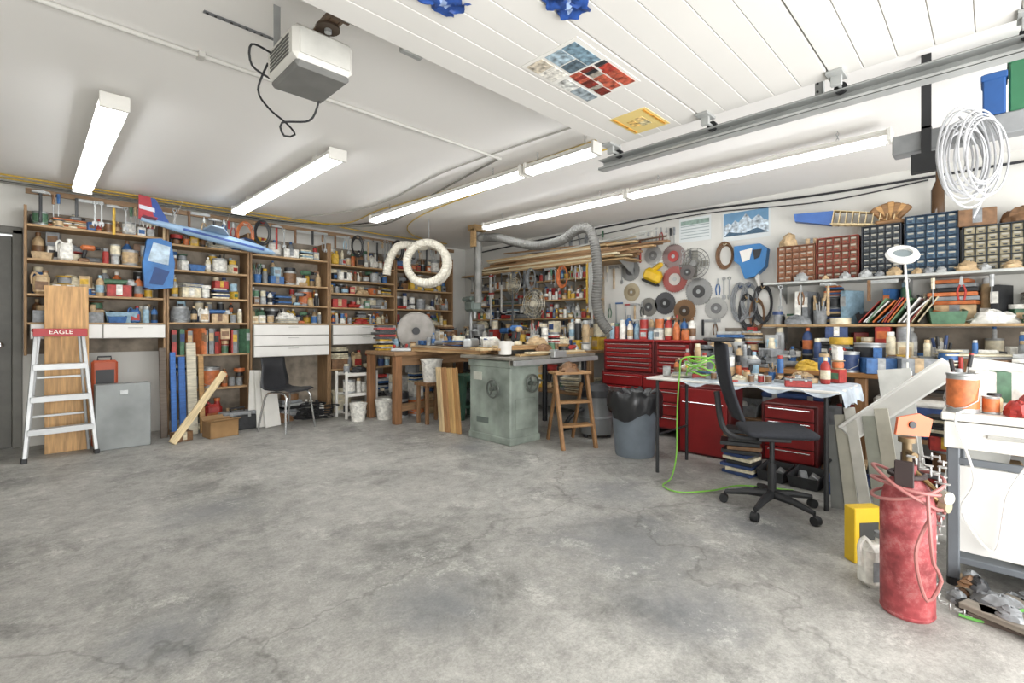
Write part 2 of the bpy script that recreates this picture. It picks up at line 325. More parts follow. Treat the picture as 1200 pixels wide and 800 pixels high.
proto('storage_tray','open plastic parts bin','storage bin',B().add([(-.08,-.09,0),(.08,-.09,0),(.08,.09,0),(-.08,.09,0),(-.095,-.11,.08),(.095,-.11,.08),(.095,.1,.11),(-.095,.1,.11),(-.088,-.1,.078),(.088,-.1,.078),(.088,.093,.108),(-.088,.093,.108),(-.075,-.08,.01),(.075,-.08,.01),(.075,.08,.01),(-.075,.08,.01)],[[3,2,1,0],[0,1,5,4],[1,2,6,5],[2,3,7,6],[3,0,4,7],[4,5,9,8],[5,6,10,9],[6,7,11,10],[7,4,8,11],[8,9,13,12],[9,10,14,13],[10,11,15,14],[11,8,12,15],[12,13,14,15]],0).box((-.03,0,.05),(.05,.1,.06),1,None,(20,10,30)).box((.035,.02,.055),(.06,.08,.04),2,None,(0,30,10)),.2,.2,.1)
proto('toolbox','portable toolbox','toolbox',B().box((0,0,.07),(.34,.17,.14),0,.008).box((0,0,.155),(.35,.18,.035),1,.01).tube([(-.07,0,.17),(-.07,0,.205),(.07,0,.205),(.07,0,.17)],.008,3,6).bx(-.11,-.08,-.094,-.085,.12,.165,2).bx(.08,.11,-.094,-.085,.12,.165,2),.36,.18,.21)
proto('cordless_drill','pistol grip power drill','power drill',B().box((-.0,0,.19),(.15,.06,.065),0,.02).cyl((.07,0,.19),(.12,0,.19),.026,.018,3,14).cyl((.12,0,.19),(.17,0,.19),.004,None,2,8).box((-.035,0,.11),(.04,.04,.12),3,.012,(0,12,0)).box((-.045,0,.025),(.11,.075,.05),1,.01),.24,.08,.22,None,['red','yellow','blue','orange','green','grey'])
proto('tape_roll','roll of tape','tape',B().lathe([(.035,0),(.065,0),(.065,.045),(.035,.045),(.035,0)],0,22).lathe([(.03,0),(.0355,0),(.0355,.045),(.03,.045),(.03,0)],1,22),.14,.13,.045)
tc=B().lathe([(0,0),(.04,0),(.048,.11),(.045,.11),(.038,.01),(0,.01)],0,16)
for i in range(6):
    a=i*1.05; tc.cyl((.015*math.cos(a),.015*math.sin(a),.02),(.035*math.cos(a),.035*math.sin(a),.15+.01*i),.004,None,2,6).cyl((.035*math.cos(a),.035*math.sin(a),.14+.01*i),(.045*math.cos(a),.045*math.sin(a),.2+.01*i),.009,None,1 if i%2 else 3,8)
proto('tool_cup','cup holding hand tools','tool holder',tc,.1,.1,.25)
proto('wire_spool','spool of wire','spool',B().lathe([(0,0),(.06,0),(.06,.006),(.03,.01),(.045,.012),(.046,.07),(.03,.074),(.06,.078),(.06,.084),(0,.084)],0,20).lathe([(.0465,.014),(.05,.04),(.0465,.068)],1,20),.125,.12,.085)
proto('hand_plane','metal hand plane','hand plane',B().box((0,0,.02),(.24,.06,.04),2,.006).box((.06,0,.06),(.03,.03,.06),0,.01,(0,15,0)).lathe([(.01,.0),(.018,.02),(.02,.035),(.01,.045)],0,12,(-.08,0,.035)).box((.01,0,.055),(.09,.045,.012),3,.002,(0,-40,0)),.25,.07,.1,None,['brown','red'])
ag=B().cyl((-.12,0,.035),(.08,0,.035),.032,.026,0,14).cyl((.08,0,.035),(.13,0,.035),.035,.03,2,14).cyl((.11,0,.035),(.11,0,.0),.05,.055,2,16).cyl((.1,.02,.035),(.1,.1,.05),.014,None,3,8)
proto('angle_grinder','angle grinder','grinder',ag,.27,.14,.08,None,['blue','red','grey','green','yellow'])
vz=B().box((0,0,.015),(.12,.14,.03),0,.006).box((0,.0,.06),(.07,.07,.07),0,.01).box((-.05,0,.11),(.04,.12,.06),0,.006).box((.03,0,.11),(.04,.12,.06),0,.006).cyl((.05,0,.09),(.15,0,.09),.012,None,2,10).cyl((.14,-.07,.09),(.14,.07,.09),.006,None,2,8)
proto('bench_vise','cast iron bench vise','vise',vz,.26,.15,.145,None,['blue','grey','green','black'])
jb=B().box((0,0,.1),(.13,.1,.2),0,.025).lathe([(.028,.19),(.02,.215),(.02,.23)],0,12,(.03,0,0)).lathe([(0,.225),(.024,.225),(.024,.25),(0,.25)],1,12,(.03,0,0)).tube(catmull([(-.02,0,.19),(-.05,0,.225),(-.075,0,.19),(-.07,0,.1)],.02),.011,0,6).bx(-.05,.05,-.0515,-.05,.04,.13,1,0)
proto('jug','plastic jug with handle','jug',jb,.15,.11,.25)
proto('pail','plastic pail','bucket',B().lathe([(0,0),(.1,0),(.13,.26),(.138,.26),(.138,.28),(.12,.28),(.095,.01),(0,.01)],0,22).tube(catmull([(-.135,0,.26),(-.1,-.06,.2),(0,-.14,.16),(.1,-.06,.2),(.135,0,.26)],.03),.004,2,6),.28,.28,.28,'bucket',['white','cream','grey'])
def lump(n=10,h=.08,w=.12):
    b=B();vs=[];fs=[];rr=random.Random(n);m=n+6
    for i in range(8):
        ph=i/7*math.pi/2
        for j in range(m):
            a=2*math.pi*j/m; k=1+rr.uniform(-.22,.22); vs.append((w*math.cos(ph)*math.cos(a)*k,w*.7*math.cos(ph)*math.sin(a)*k,h*math.sin(ph)*(1+rr.uniform(-.15,.15)) if i else 0))
    for i in range(7):
        for j in range(m): fs.append([i*m+j,i*m+(j+1)%m,(i+1)*m+(j+1)%m,(i+1)*m+j])
    fs.append(list(range(m))[::-1]); fs.append([7*m+j for j in range(m)]); return b.add(vs,fs,0)
proto('rag','crumpled cloth rag','rag',lump(),.25,.18,.09,None,['white','grey','tan','red','brown','cream'])
proto('stone','rough mineral rock','rock',lump(5,.07,.07),.14,.12,.08,None,['grey','tan','silver'])
st=B()
for i,(w,dx) in enumerate(((.2,0),(.18,.01),(.21,-.01),(.17,.015),(.19,0),(.16,-.01))): st.box((dx,0,.012+i*.024),(w,.15,.021),(0,1,0,3,1,0)[i],.002,(0,0,(i*37)%13-6))
proto('magazine_stack','stack of magazines','magazines',st,.22,.17,.144)
sd=B()
for i in range(6): sd.box((0,R.uniform(-.01,.01),.006+i*.011),(.3,.2,.009),(0,1,0,2,0,1)[i],.002,(0,0,R.uniform(-9,9)))
proto('sandpaper_stack','loose stack of sheets','sheets',sd,.33,.24,.067,None,['white','tan','brown','cream','grey'])
proto('wrench','steel combination wrench','wrench',B().ring((0,-.008,-.015),.016,.006,2,14,6,'y').bx(-.007,.007,-.012,-.004,-.2,-.03,2).prism([(-.02,-.2),(-.022,-.235),(-.008,-.25),(-.006,-.225),(.006,-.225),(.008,-.25),(.022,-.235),(.02,-.2)],-.013,-.003,2),.05,.02,.25)
proto('hammer','claw hammer with handle','hammer',B().bx(-.012,.012,-.03,-.01,-.3,-.02,0,.006).box((.0,-.02,-.015),(.05,.03,.03),2).cyl((-.06,-.02,-.015),(-.02,-.02,-.015),.016,None,2,12).prism([(.02,0),(.06,-.01),(.075,-.035),(.055,-.025),(.02,-.03)],-.03,-.01,2),.14,.03,.3,None,['brown','tan','red','black','yellow'])
proto('screwdriver','screwdriver with plastic handle','screwdriver',B().cyl((0,-.016,-.01),(0,-.016,-.1),.014,.012,0,8).cyl((0,-.016,-.1),(0,-.016,-.22),.004,None,2,6),.035,.03,.22)
proto('pliers','pair of pliers','pliers',B().tube(catmull([(-.015,-.01,-.19),(-.024,-.01,-.12),(-.008,-.01,-.07)],.02),.007,0,6).tube(catmull([(.015,-.01,-.19),(.024,-.01,-.12),(.008,-.01,-.07)],.02),.007,0,6).cyl((0,-.018,-.06),(0,-.002,-.06),.013,None,2,12).prism([(-.013,-.06),(-.006,-.005),(.006,-.005),(.013,-.06)],-.015,-.005,2),.06,.02,.2)
proto('handsaw','handsaw with wooden grip','handsaw',B().prism([(-.02,-.1),(.03,-.1),(.06,-.52),(.035,-.54)],-.012,-.009,2).prism([(-.05,-.01),(.05,-.0),(.06,-.04),(.04,-.12),(-.02,-.12),(-.05,-.06)],-.022,-.0,0),.12,.02,.54,None,['brown','tan','orange'])
proto('bar_clamp','steel bar clamp','clamp',B().bx(-.008,.008,-.016,-.004,-.45,0,2).bx(-.01,.1,-.02,0,-.02,0,0).bx(-.01,.1,-.02,0,-.3,-.27,0).cyl((.08,-.01,-.27),(.08,-.01,-.22),.006,None,2,8).cyl((.08,-.01,-.36),(.08,-.01,-.3),.01,None,1,8),.14,.02,.45,None,['red','orange','black','blue'])
cc=B()
for i in range(5): cc.ring((R.uniform(-.008,.008),-.012-.006*i,-.13),.07+.006*i,.006,0,24,5,'y',1.6)
cc.tube([(-.02,-.03,0),(0,-.05,-.02),(.02,-.03,0)],.005,1,5)
proto('cord_coil','coiled electrical cord','cord',cc,.19,.05,.28,None,['black','orange','grey','black','yellow','brown'])
proto('try_square','steel try square','square',B().bx(-.012,.012,-.02,0,-.18,0,0).bx(-.01,.2,-.009,-.006,-.03,0,2),.22,.02,.18,None,['brown','black'])
def inst(k,loc,rz=0,place='wooden wall shelf',s=1,sz=None,c1=None,c2=None,rot=None,group=True,label=None):
    me,noun,cat,w,d,h,nm,only=PR[k]; c=bpy.data.objects.new(nm,me); COL.objects.link(c); c.location=loc
    c.rotation_euler=[rad(a) for a in rot] if rot else (0,0,rad(rz)); c.scale=(s,s,sz or s)
    a=c1 or pick(only); b=c2 or pick()
    for i,n in enumerate((a,b)):
        c.material_slots[i].link='OBJECT'; c.material_slots[i].material=mat(PN[n],.5,0,.3,25)
    meta(c,label or f"{a} {noun} on {place}",cat,(f"{noun}s on {place}") if group else None); return c
SMALL=['bottle','spray_can','spray_bottle','paint_can','jar','tin_can','small_box','carton','carton','tool_cup','wire_spool','jug','bottle','spray_can','small_box','small_box','bottle','tin_can','rag','storage_tray','magazine_stack','cordless_drill','angle_grinder','bottle','spray_can','small_box','paint_can','sandpaper_stack']
FLAT={'carton','small_box','tin_can','magazine_stack','paint_can','sandpaper_stack','wire_spool'}
TOPS=['tin_can','jar','small_box','tape_roll','rag','wire_spool','carton','bottle','spray_can','magazine_stack','angle_grinder','sandpaper_stack']
def fill(ax,a0,a1,o,z,hm,kinds=SMALL,place='wooden wall shelf',s=(.85,1.1),gap=.004,jit=.02,cols=None,rot=7,stack=True):
    a=a0
    while True:
        k=R.choice(kinds); w,d,h=PR[k][3:6]; sc=R.uniform(*s)
        if h*sc>hm: sc=hm/h*.97
        sc=max(sc,.5)
        if a+w*sc>a1:
            if a1-a<.07: break
            k=R.choice(['jar','bottle','tin_can','spray_can']); w,d,h=PR[k][3:6]; sc=min(.9,hm/h*.97)
            if a+w*sc>a1: break
        c=a+w*sc/2; q=o+R.uniform(-jit,jit); ro=R.uniform(-rot,rot) if w>.1 else R.uniform(-30,30)
        pos=lambda zz:(c,q,zz) if ax=='x' else (q,c,zz)
        off=0 if ax=='x' else -90
        inst(k,pos(z),ro+off,place,sc,c1=cols and R.choice(cols) or None)
        zz=z+h*sc; base=w*sc; kk=k
        while stack and kk in FLAT and hm-(zz-z)>.07:
            opts=[t for t in TOPS if PR[t][3]*.7<=base*1.25]
            if not opts: break
            k2=R.choice(opts); w2,d2,h2=PR[k2][3:6]; s2=min(1.15*s[1]*.9,base*1.25/w2,(hm-(zz-z))/h2*.97)
            if s2<.45: break
            inst(k2,pos(zz),off+R.uniform(-20,20),place,s2,c1=cols and R.choice(cols) or None); zz+=h2*s2; base=w2*s2; kk=k2
        a+=w*sc+gap+(R.random()*.01)
def hang(ax,a0,a1,o,z,kinds,place,gap=.01,dzv=.03):
    a=a0
    while True:
        k=R.choice(kinds); w=PR[k][3]
        if a+w>a1: break
        zz=z-R.random()*dzv
        if ax=='x': inst(k,(a+w/2,o,zz),0,place)
        else: inst(k,(o,a+w/2,zz),-90,place)
        a+=w+gap
# ---------------------------------------------------------------- back wall shelving
SW='#a98a64'
def unit(x0,x1,zs,label,y0=6.34,y1=6.66,zt=2.3,low=0):
    o=thing('wall_shelf_unit',label,'shelving',((x0+x1)/2,y1,0),0,'wooden shelf units on the back wall'); w=(x1-x0)/2
    for sx in (-1,1): part(o,'upright',B().bx(sx*w-.011,sx*w+.011,y0-y1,-.002,low,zt),[WZ('#8f7150')])
    part(o,'dark_backing',B().bx(-w+.011,w-.011,-.008,-.002,max(low,.1),zt,0,0),[mat('#8a8072',.8,0,.4,7)])  # added backing, toned dark so the gaps between items read darker
    for z in zs: part(o,'shelf',B().bx(-w+.011,w-.011,y0-y1,-.009,z-.022,z),[WX(SW)])
units=[(-.03,1.03,[2.13,1.81,1.48,1.21]),(1.06,1.86,[2.08,1.80,1.50,1.22,.86,.47]),(1.89,2.84,[2.06,1.71,1.45,1.22]),(2.87,3.86,[2.03,1.82,1.64,1.44,1.22,.6]),(3.89,4.95,[2.05,1.75,1.45,1.2,.88])]
for i,(a,b_,zs) in enumerate(units):
    unit(a,b_,zs,'open wooden shelf unit crowded with workshop supplies',low=.0 if i else .9)
    top=2.33
    for j,z in enumerate(zs):
        hm=(top-z-.035) if j==0 else (zs[j-1]-z-.035)
        if z<1: continue
        fill('x',a+.04,b_-.04,6.55,z,hm,s=(1.0,1.4),gap=.0); fill('x',a+.04,b_-.04,6.41,z,hm*.78,s=(.75,1.0),gap=.006)
fill('x',1.1,1.83,6.42,.86,.3,['book','book','carton','book'],s=(1.1,1.3),cols=['red','orange','tan','green','red','grey']); fill('x',1.1,1.83,6.45,.47,.3,['carton','paint_can'],s=(1.2,1.5),cols=['orange','grey','black','brown'])
GF_='garage floor'
fill('x',1.1,1.83,6.45,0,.4,['carton','rag','jug'],GF_,s=(1.2,1.5)); fill('x',2.9,3.84,6.42,.6,.3); fill('x',3.92,4.93,6.45,.88,.28)
fill('x',2.9,3.82,6.4,0,.5,['paint_can','carton','jug','pail','rag'],GF_,s=(1.1,1.4)); fill('x',3.94,4.9,6.4,0,.8,['paint_can','carton','jug','pail'],GF_,s=(1.2,1.5))
fill('x',1.95,2.8,6.52,0,.75,['carton','storage_tray','magazine_stack'],GF_,s=(1.3,1.6),cols=['black','grey','brown','white']); fill('x',1.95,2.8,6.26,0,.6,['paint_can','carton','cordless_drill','rag','spray_bottle'],GF_,s=(1.1,1.4),cols=['black','grey','brown','white'])
fill('x',3.35,4.4,6.05,0,.5,['paint_can','jug','rag','carton','pail'],GF_,s=(1.0,1.4),cols=['white','white','cream','grey','black'])
for x,y in ((3.4,5.84),(3.2,5.5),(2.9,5.62)): inst('pail',(x,y,0),R.uniform(0,90),GF_,R.uniform(.75,.9),c1='white')
solo('tool_rail','long wooden rail holding hand tools near ceiling','rail',B().bx(-.03,4.95,6.3,6.325,2.40,2.45),[WX('#7e6448')])
TOOLS=['wrench','hammer','screwdriver','pliers','wrench','screwdriver','pliers','bar_clamp','cord_coil','try_square']
SHORT=['wrench','hammer','screwdriver','pliers','wrench','screwdriver','pliers','try_square','screwdriver']
hang('x',0,4.9,6.3,2.45,SHORT+['cord_coil'],'wooden rail near the ceiling',.0,.06)
# drawers
def drawers(x0,x1,z0,z1,n,cols,lbl):
    o=thing('drawer_unit',lbl,'drawers',((x0+x1)/2,6.3,z0),0); w=(x1-x0); h=(z1-z0)/n
    part(o,'body',B().bx(-w/2,w/2,-.0,.03,0,z1-z0,0),[mat('#8f8c84')])
    for c in range(cols):
        for k in range(n):
            cx=-w/2+w/cols*(c+.5)
            d=part(o,'drawer',B().box((0,0,0),(w/cols-.01,.018,h-.012),0,.003),[mat('#dedcd7',.45,0,.03)],(cx,-.01,h*(k+.5)))
            part(d,'handle',B().bx(-.06,.06,-.018,-.009,h*.25,h*.25+.008),[mat('#b9b8b2')])
drawers(.0,1.03,1.05,1.195,1,2,'white shallow drawers mounted beneath wooden shelf'); drawers(1.9,2.83,.80,1.2,3,1,'white three drawer unit beneath wooden shelf'); drawers(2.88,3.85,.93,1.2,2,1,'white two drawer unit beneath wooden shelf')
# ladder
ld=thing('step_ladder','aluminium step ladder with red top standing near shelves','ladder',(.2,5.87,0),3)
for sx in (-1,1):
    part(ld,'rail',B().box((sx*.195,.075,.565),(.028,.06,1.14),0,.003,(-7.2,sx*-4.2,0)),[ALU])
    part(ld,'rear_leg',B().box((sx*.17,.2,.56),(.02,.03,1.12),0,.003,(4,sx*-4.0,0)),[ALU])
    part(ld,'foot',B().box((sx*.237,.0,.02),(.04,.08,.04),0),[DARK])
for k,z in enumerate((.26,.54,.82)): part(ld,'step',B().box((0,.0+z*.126,z),(.47-z*.14,.09,.03),0,.003).box((0,-.045+z*.126,z-.015),(.47-z*.14,.008,.04),0),[ALU])
part(ld,'rear_brace',B().bx(-.19,.19,.21,.22,.35,.37),[ALU]); part(ld,'rear_brace',B().bx(-.18,.18,.19,.2,.7,.72),[ALU])
part(ld,'top_cap',B().box((0,.14,1.135),(.36,.18,.035),0,.008).box((0,.05,1.115),(.36,.012,.07),0,.003),[mat('#a82529',.45,0,.05)])
txt(ld,'EAGLE',.055,(0,.0425,1.12),(90,0,0),mat('#efe9df',.5,0,0))
solo('plywood_board','plywood board leaning upright behind step ladder','board',B().box((0,0,.78),(.31,.018,1.56),0,.002),[WZ('#c39a68')],(.25,6.14,.0),0,None,(-4.5,0,0))
gb=thing('metal_box','grey metal box lid standing on floor against shelves','metal box',(.64,6.0,0),0)
part(gb,'panel',B().box((0,.0,.31),(.42,.16,.62),0,.006),[mat('#868a89',.5,.1,.2,4)]); part(gb,'latch',B().bx(-.03,.03,-.09,-.08,.52,.56),[STEEL])
solo('tool_case','orange plastic tool case standing upright by shelves','tool case',B().box((0,0,.42),(.2,.1,.84),0,.02).tube([(-.05,0,.84),(-.05,0,.875),(.05,0,.875),(.05,0,.84)],.008,1,6).bx(-.07,.07,-.055,-.05,.5,.75,1),[mat('#a84c2c',.5),DARK],(.52,6.2,0),0)
for i,(x,w,h,c,l) in enumerate([(1.0,.06,.95,'#5d5247','dark brown'),(1.09,.05,.9,'#3465a8','blue'),(1.17,.06,.85,'#2e5c9c','deep blue'),(1.26,.09,1.0,'#bfb8a4','cream'),(1.35,.05,.85,'#a58050','tan')]):
    solo('leaning_board',l+' painted board leaning against the shelf unit','board',B().box((0,0,h/2),(w,.03,h),0,.003),[wood(c)],(x,6.18,0),0,'boards leaning on the shelf unit',(-7,0,0))
solo('wooden_plank','pale wooden plank leaning at a slant across floor','plank',B().box((0,0,.42),(.07,.03,.86),0,.003),[WZ('#cdb991')],(1.0,5.75,.025),0,None,(-15,38,0))
cb=thing('cardboard_box','open brown cardboard box on the concrete floor','box',(1.45,5.88,0),8)
part(cb,'body',B().bx(-.14,.14,-.1,-.095,0,.17,0,0).bx(-.14,.14,.095,.1,0,.17,0,0).bx(-.14,-.135,-.1,.1,0,.17,0,0).bx(.135,.14,-.1,.1,0,.17,0,0).bx(-.14,.14,-.1,.1,0,.005,0,0),[mat('#98774f',.8)])
for s in (-1,1): part(cb,'flap',B().box((0,s*.14,.185),(.27,.09,.004),0,0,(s*20,0,0)),[mat('#a8875e',.8)])
inst('carton',(1.1,5.9,0),20,'the concrete floor',.8,c1='brown'); inst('toolbox',(1.68,6.12,0),5,'the floor beside shelves',1.0,1.2,c1='black',c2='grey')
pk=B(); pk.prism([(-.13,.02),(-.05,0),(.12,.03),(.14,.3),(.11,.52),(.02,.55),(-.1,.53),(-.14,.28)],-.03,.03,0); pk.prism([(-.1,.3),(.08,.27),(.1,.47),(-.05,.5)],-.034,-.03,1); pk.prism([(-.09,.06),(.03,.05),(.09,.2),(-.04,.24)],-.034,-.03,2)
solo('blue_package','bright blue and white plastic package hung on shelf edge','package',pk,[mat('#2c68a4',.35,0,.3,6),mat('#a9bcc9',.4,0,.4,14),mat('#1d3f73',.5)],(.97,6.28,1.56),0,None,(-3,0,4))
# school chair
sc=thing('school_chair','black plastic stacking chair with chrome legs','chair',(2.08,5.72,0),25)
b=B();n=8;vs=[];fs=[]
prof=[(-.2,.44),(-.15,.455),(0,.44),(.12,.445),(.18,.47),(.2,.55),(.215,.7),(.235,.82)]
for i,(y,z) in enumerate(prof):
    for j in range(n):
        u=j/(n-1)*2-1; vs.append((u*.2*(1-.15*(i>5)),y-abs(u)**3*.02*(i>4),z+abs(u)**3*.02*(i<5)))
for i in range(len(prof)-1):
    for j in range(n-1): fs.append([i*n+j,i*n+j+1,(i+1)*n+j+1,(i+1)*n+j])
b.add(vs,fs,0); o=part(sc,'seat_shell',b,[mat('#2c2d30',.4)]); md=o.modifiers.new('s','SOLIDIFY'); md.thickness=.008
for sx in (-1,1): part(sc,'leg_frame',B().tube(catmull([(sx*.22,-.2,0.0),(sx*.19,-.17,.3),(sx*.17,-.14,.425),(sx*.17,.1,.425),(sx*.19,.15,.3),(sx*.22,.2,0.0)],.05),.011,0,8),[CHROME])
for i in range(3): solo('melamine_board','white melamine board leaning upright below drawers','board',B().box((0,0,.33),(.17,.018,.66),0,.002),[WHITE],(1.86+i*.08,6.08-i*.05,.005),0,'white boards leaning below the drawers',(-8,4-i*4,0))
rk=thing('plastic_rack','white plastic shelf rack on the floor','rack',(3.05,5.95,0),0)
for z in (.06,.3,.56):
    rb=B()
    for k in range(9): rb.bx(-.2+k*.046,-.17+k*.046,-.14,.14,z,z+.015)
    rb.bx(-.22,.22,-.15,-.13,z-.02,z+.02).bx(-.22,.22,.13,.15,z-.02,z+.02); part(rk,'shelf',rb,[WHITE])
for sx in (-.21,.21):
    for sy in (-.14,.14): part(rk,'post',B().bx(sx-.015,sx+.015,sy-.015,sy+.015,0,.6),[WHITE])
for z in (.075,.315,.575): fill('x',2.87,3.23,5.95,z,.21,['rag','carton','paint_can','jar','jug'],'the white plastic rack',cols=['white','white','grey','red','black'])
hp=B()
for i in range(16): hp.ring((R.uniform(-.15,.15),R.uniform(-.1,.1),.03+i*.012),R.uniform(.08,.17),.007,0,20,5,'z',R.uniform(.6,1))
solo('cable_heap','tangled heap of black cables on the floor','cables',hp,[BLK],(2.55,5.95,0))
# glider
gl=thing('model_airplane','light blue model glider with red tail hanging from ceiling','model airplane',(1.45,6.12,2.16),0,None,(0,9.5,-2))
LB=mat('#93b0cc',.35,0,.05); RD=mat('#a8303a',.4,0,.05); DB=mat('#2b4d94',.4,0,.05)
b=B(); xs=[-.66,-.45,-.2,.1,.35,.5,.6,.64]; rs=[.02,.032,.048,.06,.06,.048,.026,.006]
b.tube([(x,0,0) for x in xs],rs,0,12)
part(gl,'fuselage',b,[LB])
part(gl,'canopy',B().tube([(.22,0,.045),(.3,0,.065),(.38,0,.06),(.45,0,.035)],[.01,.03,.028,.008],0,10),[mat('#20304a',.1,0,0)])
part(gl,'wing',B().add([(-.12,0,.05),(.14,0,.05),(-.1,-.3,.06),(.02,-.3,.06),(-.1,.17,.06),(.05,.17,.06),(-.12,0,.075),(.13,0,.08),(-.1,-.3,.07),(.01,-.3,.075),(-.1,.17,.07),(.04,.17,.075)],[[0,1,3,2],[6,8,9,7],[0,4,5,1],[6,7,11,10],[2,3,9,8],[4,10,11,5],[1,7,9,3],[1,5,11,7],[0,2,8,6],[0,6,10,4]],0),[mat('#aabfd4',.35)])
part(gl,'tail_fin',B().prism([(-.68,0),(-.46,.0),(-.52,.1),(-.6,.24),(-.72,.24)],-.006,.006,0).prism([(-.57,.07),(-.5,0),(-.4,0),(-.5,.13),(-.58,.24),(-.62,.24)],-.0065,.0065,1).prism([(-.69,.1),(-.56,.1),(-.57,.14),(-.7,.14)],-.0068,.0068,2),[RD,DB,mat('#c8cdd6')])
part(gl,'tailplane',B().box((-.6,0,.02),(.12,.3,.008),0),[RD])
part(gl,'stripe',B().bx(-.3,.5,-.062,-.04,-.015,.008),[DB])
for xx,x2,zz in ((.05,.115,.385),(-.4,-.345,.31)): part(gl,'hanging_string',B().cyl((xx,0,.02),(x2,0,zz),.0015,None,0,4),[WHITE])
# ---------------------------------------------------------------- corner bench, hoses, machines
wbn=thing('workbench','wooden workbench with thick legs near room corner','workbench',(3.85,5.4,0))
part(wbn,'worktop',B().bx(-.78,.8,-.36,.36,.82,.87),[WX('#8f7050')])
for sx in (-.72,.74):
    for sy in (-.31,.31): part(wbn,'leg',B().bx(sx-.045,sx+.045,sy-.045,sy+.045,0,.82),[WZ('#855e3d')])
part(wbn,'stretcher',B().bx(-.7,.7,-.33,-.3,.7,.82),[WX('#7f6245')]); part(wbn,'stretcher',B().bx(-.7,.7,-.33,-.3,.15,.24),[WX('#7f6245')])
CW='the corner workbench'
fill('x',3.15,4.6,5.62,.87,.38,place=CW,s=(1,1.4)); fill('x',3.85,4.2,5.4,.87,.3,place=CW); fill('x',3.12,4.2,5.2,.87,.2,['rag','tape_roll','hand_plane','bench_vise','jar','carton','sandpaper_stack','angle_grinder'],CW,rot=35)
dd=thing('metal_disc','large dull steel disc standing on the workbench','disc',(3.62,5.42,.87),-30)
part(dd,'disc',B().cyl((0,-.01,.25),(0,.01,.25),.25,None,0,36).ring((0,-.01,.25),.245,.008,0,36,6,'y').cyl((0,-.03,.25),(0,0,.25),.05,None,1),[mat('#88847e',.5,.3,.3,5),DARK])
inst('pail',(3.5,4.9,.5),0,'a low wooden stool',1.0,c1='white')
solo('wooden_stool','low brown wooden stool holding a bucket','stool',B().bx(-.17,.17,-.13,.13,.46,.5).bx(-.15,-.11,-.11,-.07,0,.46).bx(.11,.15,-.11,-.07,0,.46).bx(-.15,-.11,.07,.11,0,.46).bx(.11,.15,.07,.11,0,.46),[WZ('#7a5a3c')],(3.5,4.9,0))
gs=thing('machine_stand','green cast iron machine stand under the workbench','machine stand',(4.0,4.85,0),0)
part(gs,'frame',B().prism([(-.2,0),(-.14,0),(-.1,.5),(-.14,.5)],-.15,.15,0).prism([(.2,0),(.14,0),(.1,.5),(.14,.5)],-.15,.15,0).bx(-.15,.15,-.15,.15,.48,.56).bx(-.17,.17,-.13,.13,.14,.17),[mat('#3f6150',.5)]); part(gs,'motor',B().cyl((-.12,0,.28),(.12,0,.28),.09,None,0).cyl((.12,0,.28),(.16,0,.28),.03,None,1),[mat('#5a6460',.5,.3),STEEL])
fill('x',3.3,4.5,5.5,0,.75,['carton','paint_can','toolbox','jug'],'floor under the workbench',s=(1.2,1.7)); fill('x',4.2,4.7,4.7,0,.6,['carton','paint_can'],'floor behind the saw',s=(1.2,1.5),cols=['black','brown','grey'])
for i,c in enumerate(['#a67f50','#b3925f','#96704a','#bba57f']): solo('upright_board','brown board standing upright beside table saw','board',B().box((0,0,.36),(.075,.022,.72),0,.002),[WZ(c)],(3.32-i*.02,4.14+i*.075,0),0,'boards standing beside the saw',(0,6,90))
# table saw
ts=thing('table_saw','grey-green cabinet table saw with cast handwheels','table saw',(3.32,3.34,0))
TG=mat('#848d84',.55,.05,.4,4)
part(ts,'cabinet',B().bx(0,.42,0,.62,.06,.8,0,.012).bx(-.008,.428,-.008,.628,0,.07,0,.006).bx(-.01,.43,-.01,.63,.76,.83,0),[TG])
part(ts,'saw_table',B().bx(-.05,1.3,-.08,.72,.84,.87,0).bx(-.06,1.3,-.12,-.09,.79,.84,1).bx(-.03,1.2,-.02,.0,.79,.84,0),[mat('#88847a',.4,.3,.2),STEEL])
for y in (0,.6): part(ts,'support_leg',B().bx(1.2,1.25,y,y+.05,0,.84),[DARK])
def wheel(par,loc,rot):
    w=B().ring((0,0,0),.085,.011,0,26,8,'y').cyl((0,-.03,0),(0,.05,0),.022,None,0,14).cyl((.07,-.012,.03),(.07,-.07,.03),.009,None,0,8)
    for a in (0,120,240): w.box((.042*math.cos(rad(a)),0,.042*math.sin(rad(a))),(.085,.01,.02),0,None,(0,-a,0))
    part(par,'handwheel',w,[mat('#5f645e',.35,.4)],loc,None,None,rot)
wheel(ts,(-.055,.2,.55),(0,0,-90)); wheel(ts,(.26,-.055,.6),(0,0,0))
part(ts,'access_door',B().bx(.06,.36,-.012,0,.15,.45),[TG]); part(ts,'badge',B().bx(-.006,0,.32,.5,.18,.24),[mat('#5c6660',.4)]); part(ts,'badge',B().bx(-.006,0,.42,.55,.62,.7),[mat('#b5b5a9',.4)])
part(ts,'rip_fence',B().bx(.55,.6,-.1,.72,.87,.93).bx(.5,.7,-.14,-.08,.85,.92),[STEEL])
for i,(x,y,z,l,c) in enumerate([(3.98,3.36,.871,1.0,'#b39568'),(3.85,3.5,.93,1.1,'#a5845a'),(3.8,3.62,.93,1.3,'#c0a982'),(3.95,3.75,.93,1.0,'#94754a'),(3.9,3.9,.93,1.2,'#b59a70'),(3.95,3.56,.952,1.0,'#a5835a'),(3.88,3.7,.952,.9,'#c4b08a'),(4.0,3.33,.893,.9,'#c8b896')]):
    solo('lumber_offcut','pale lumber offcut lying across the saw table','lumber',B().box((0,0,.01),(l,.08,.02),0,.002),[WX(c)],(x,y,z),R.uniform(-7,7),'lumber on the saw table')
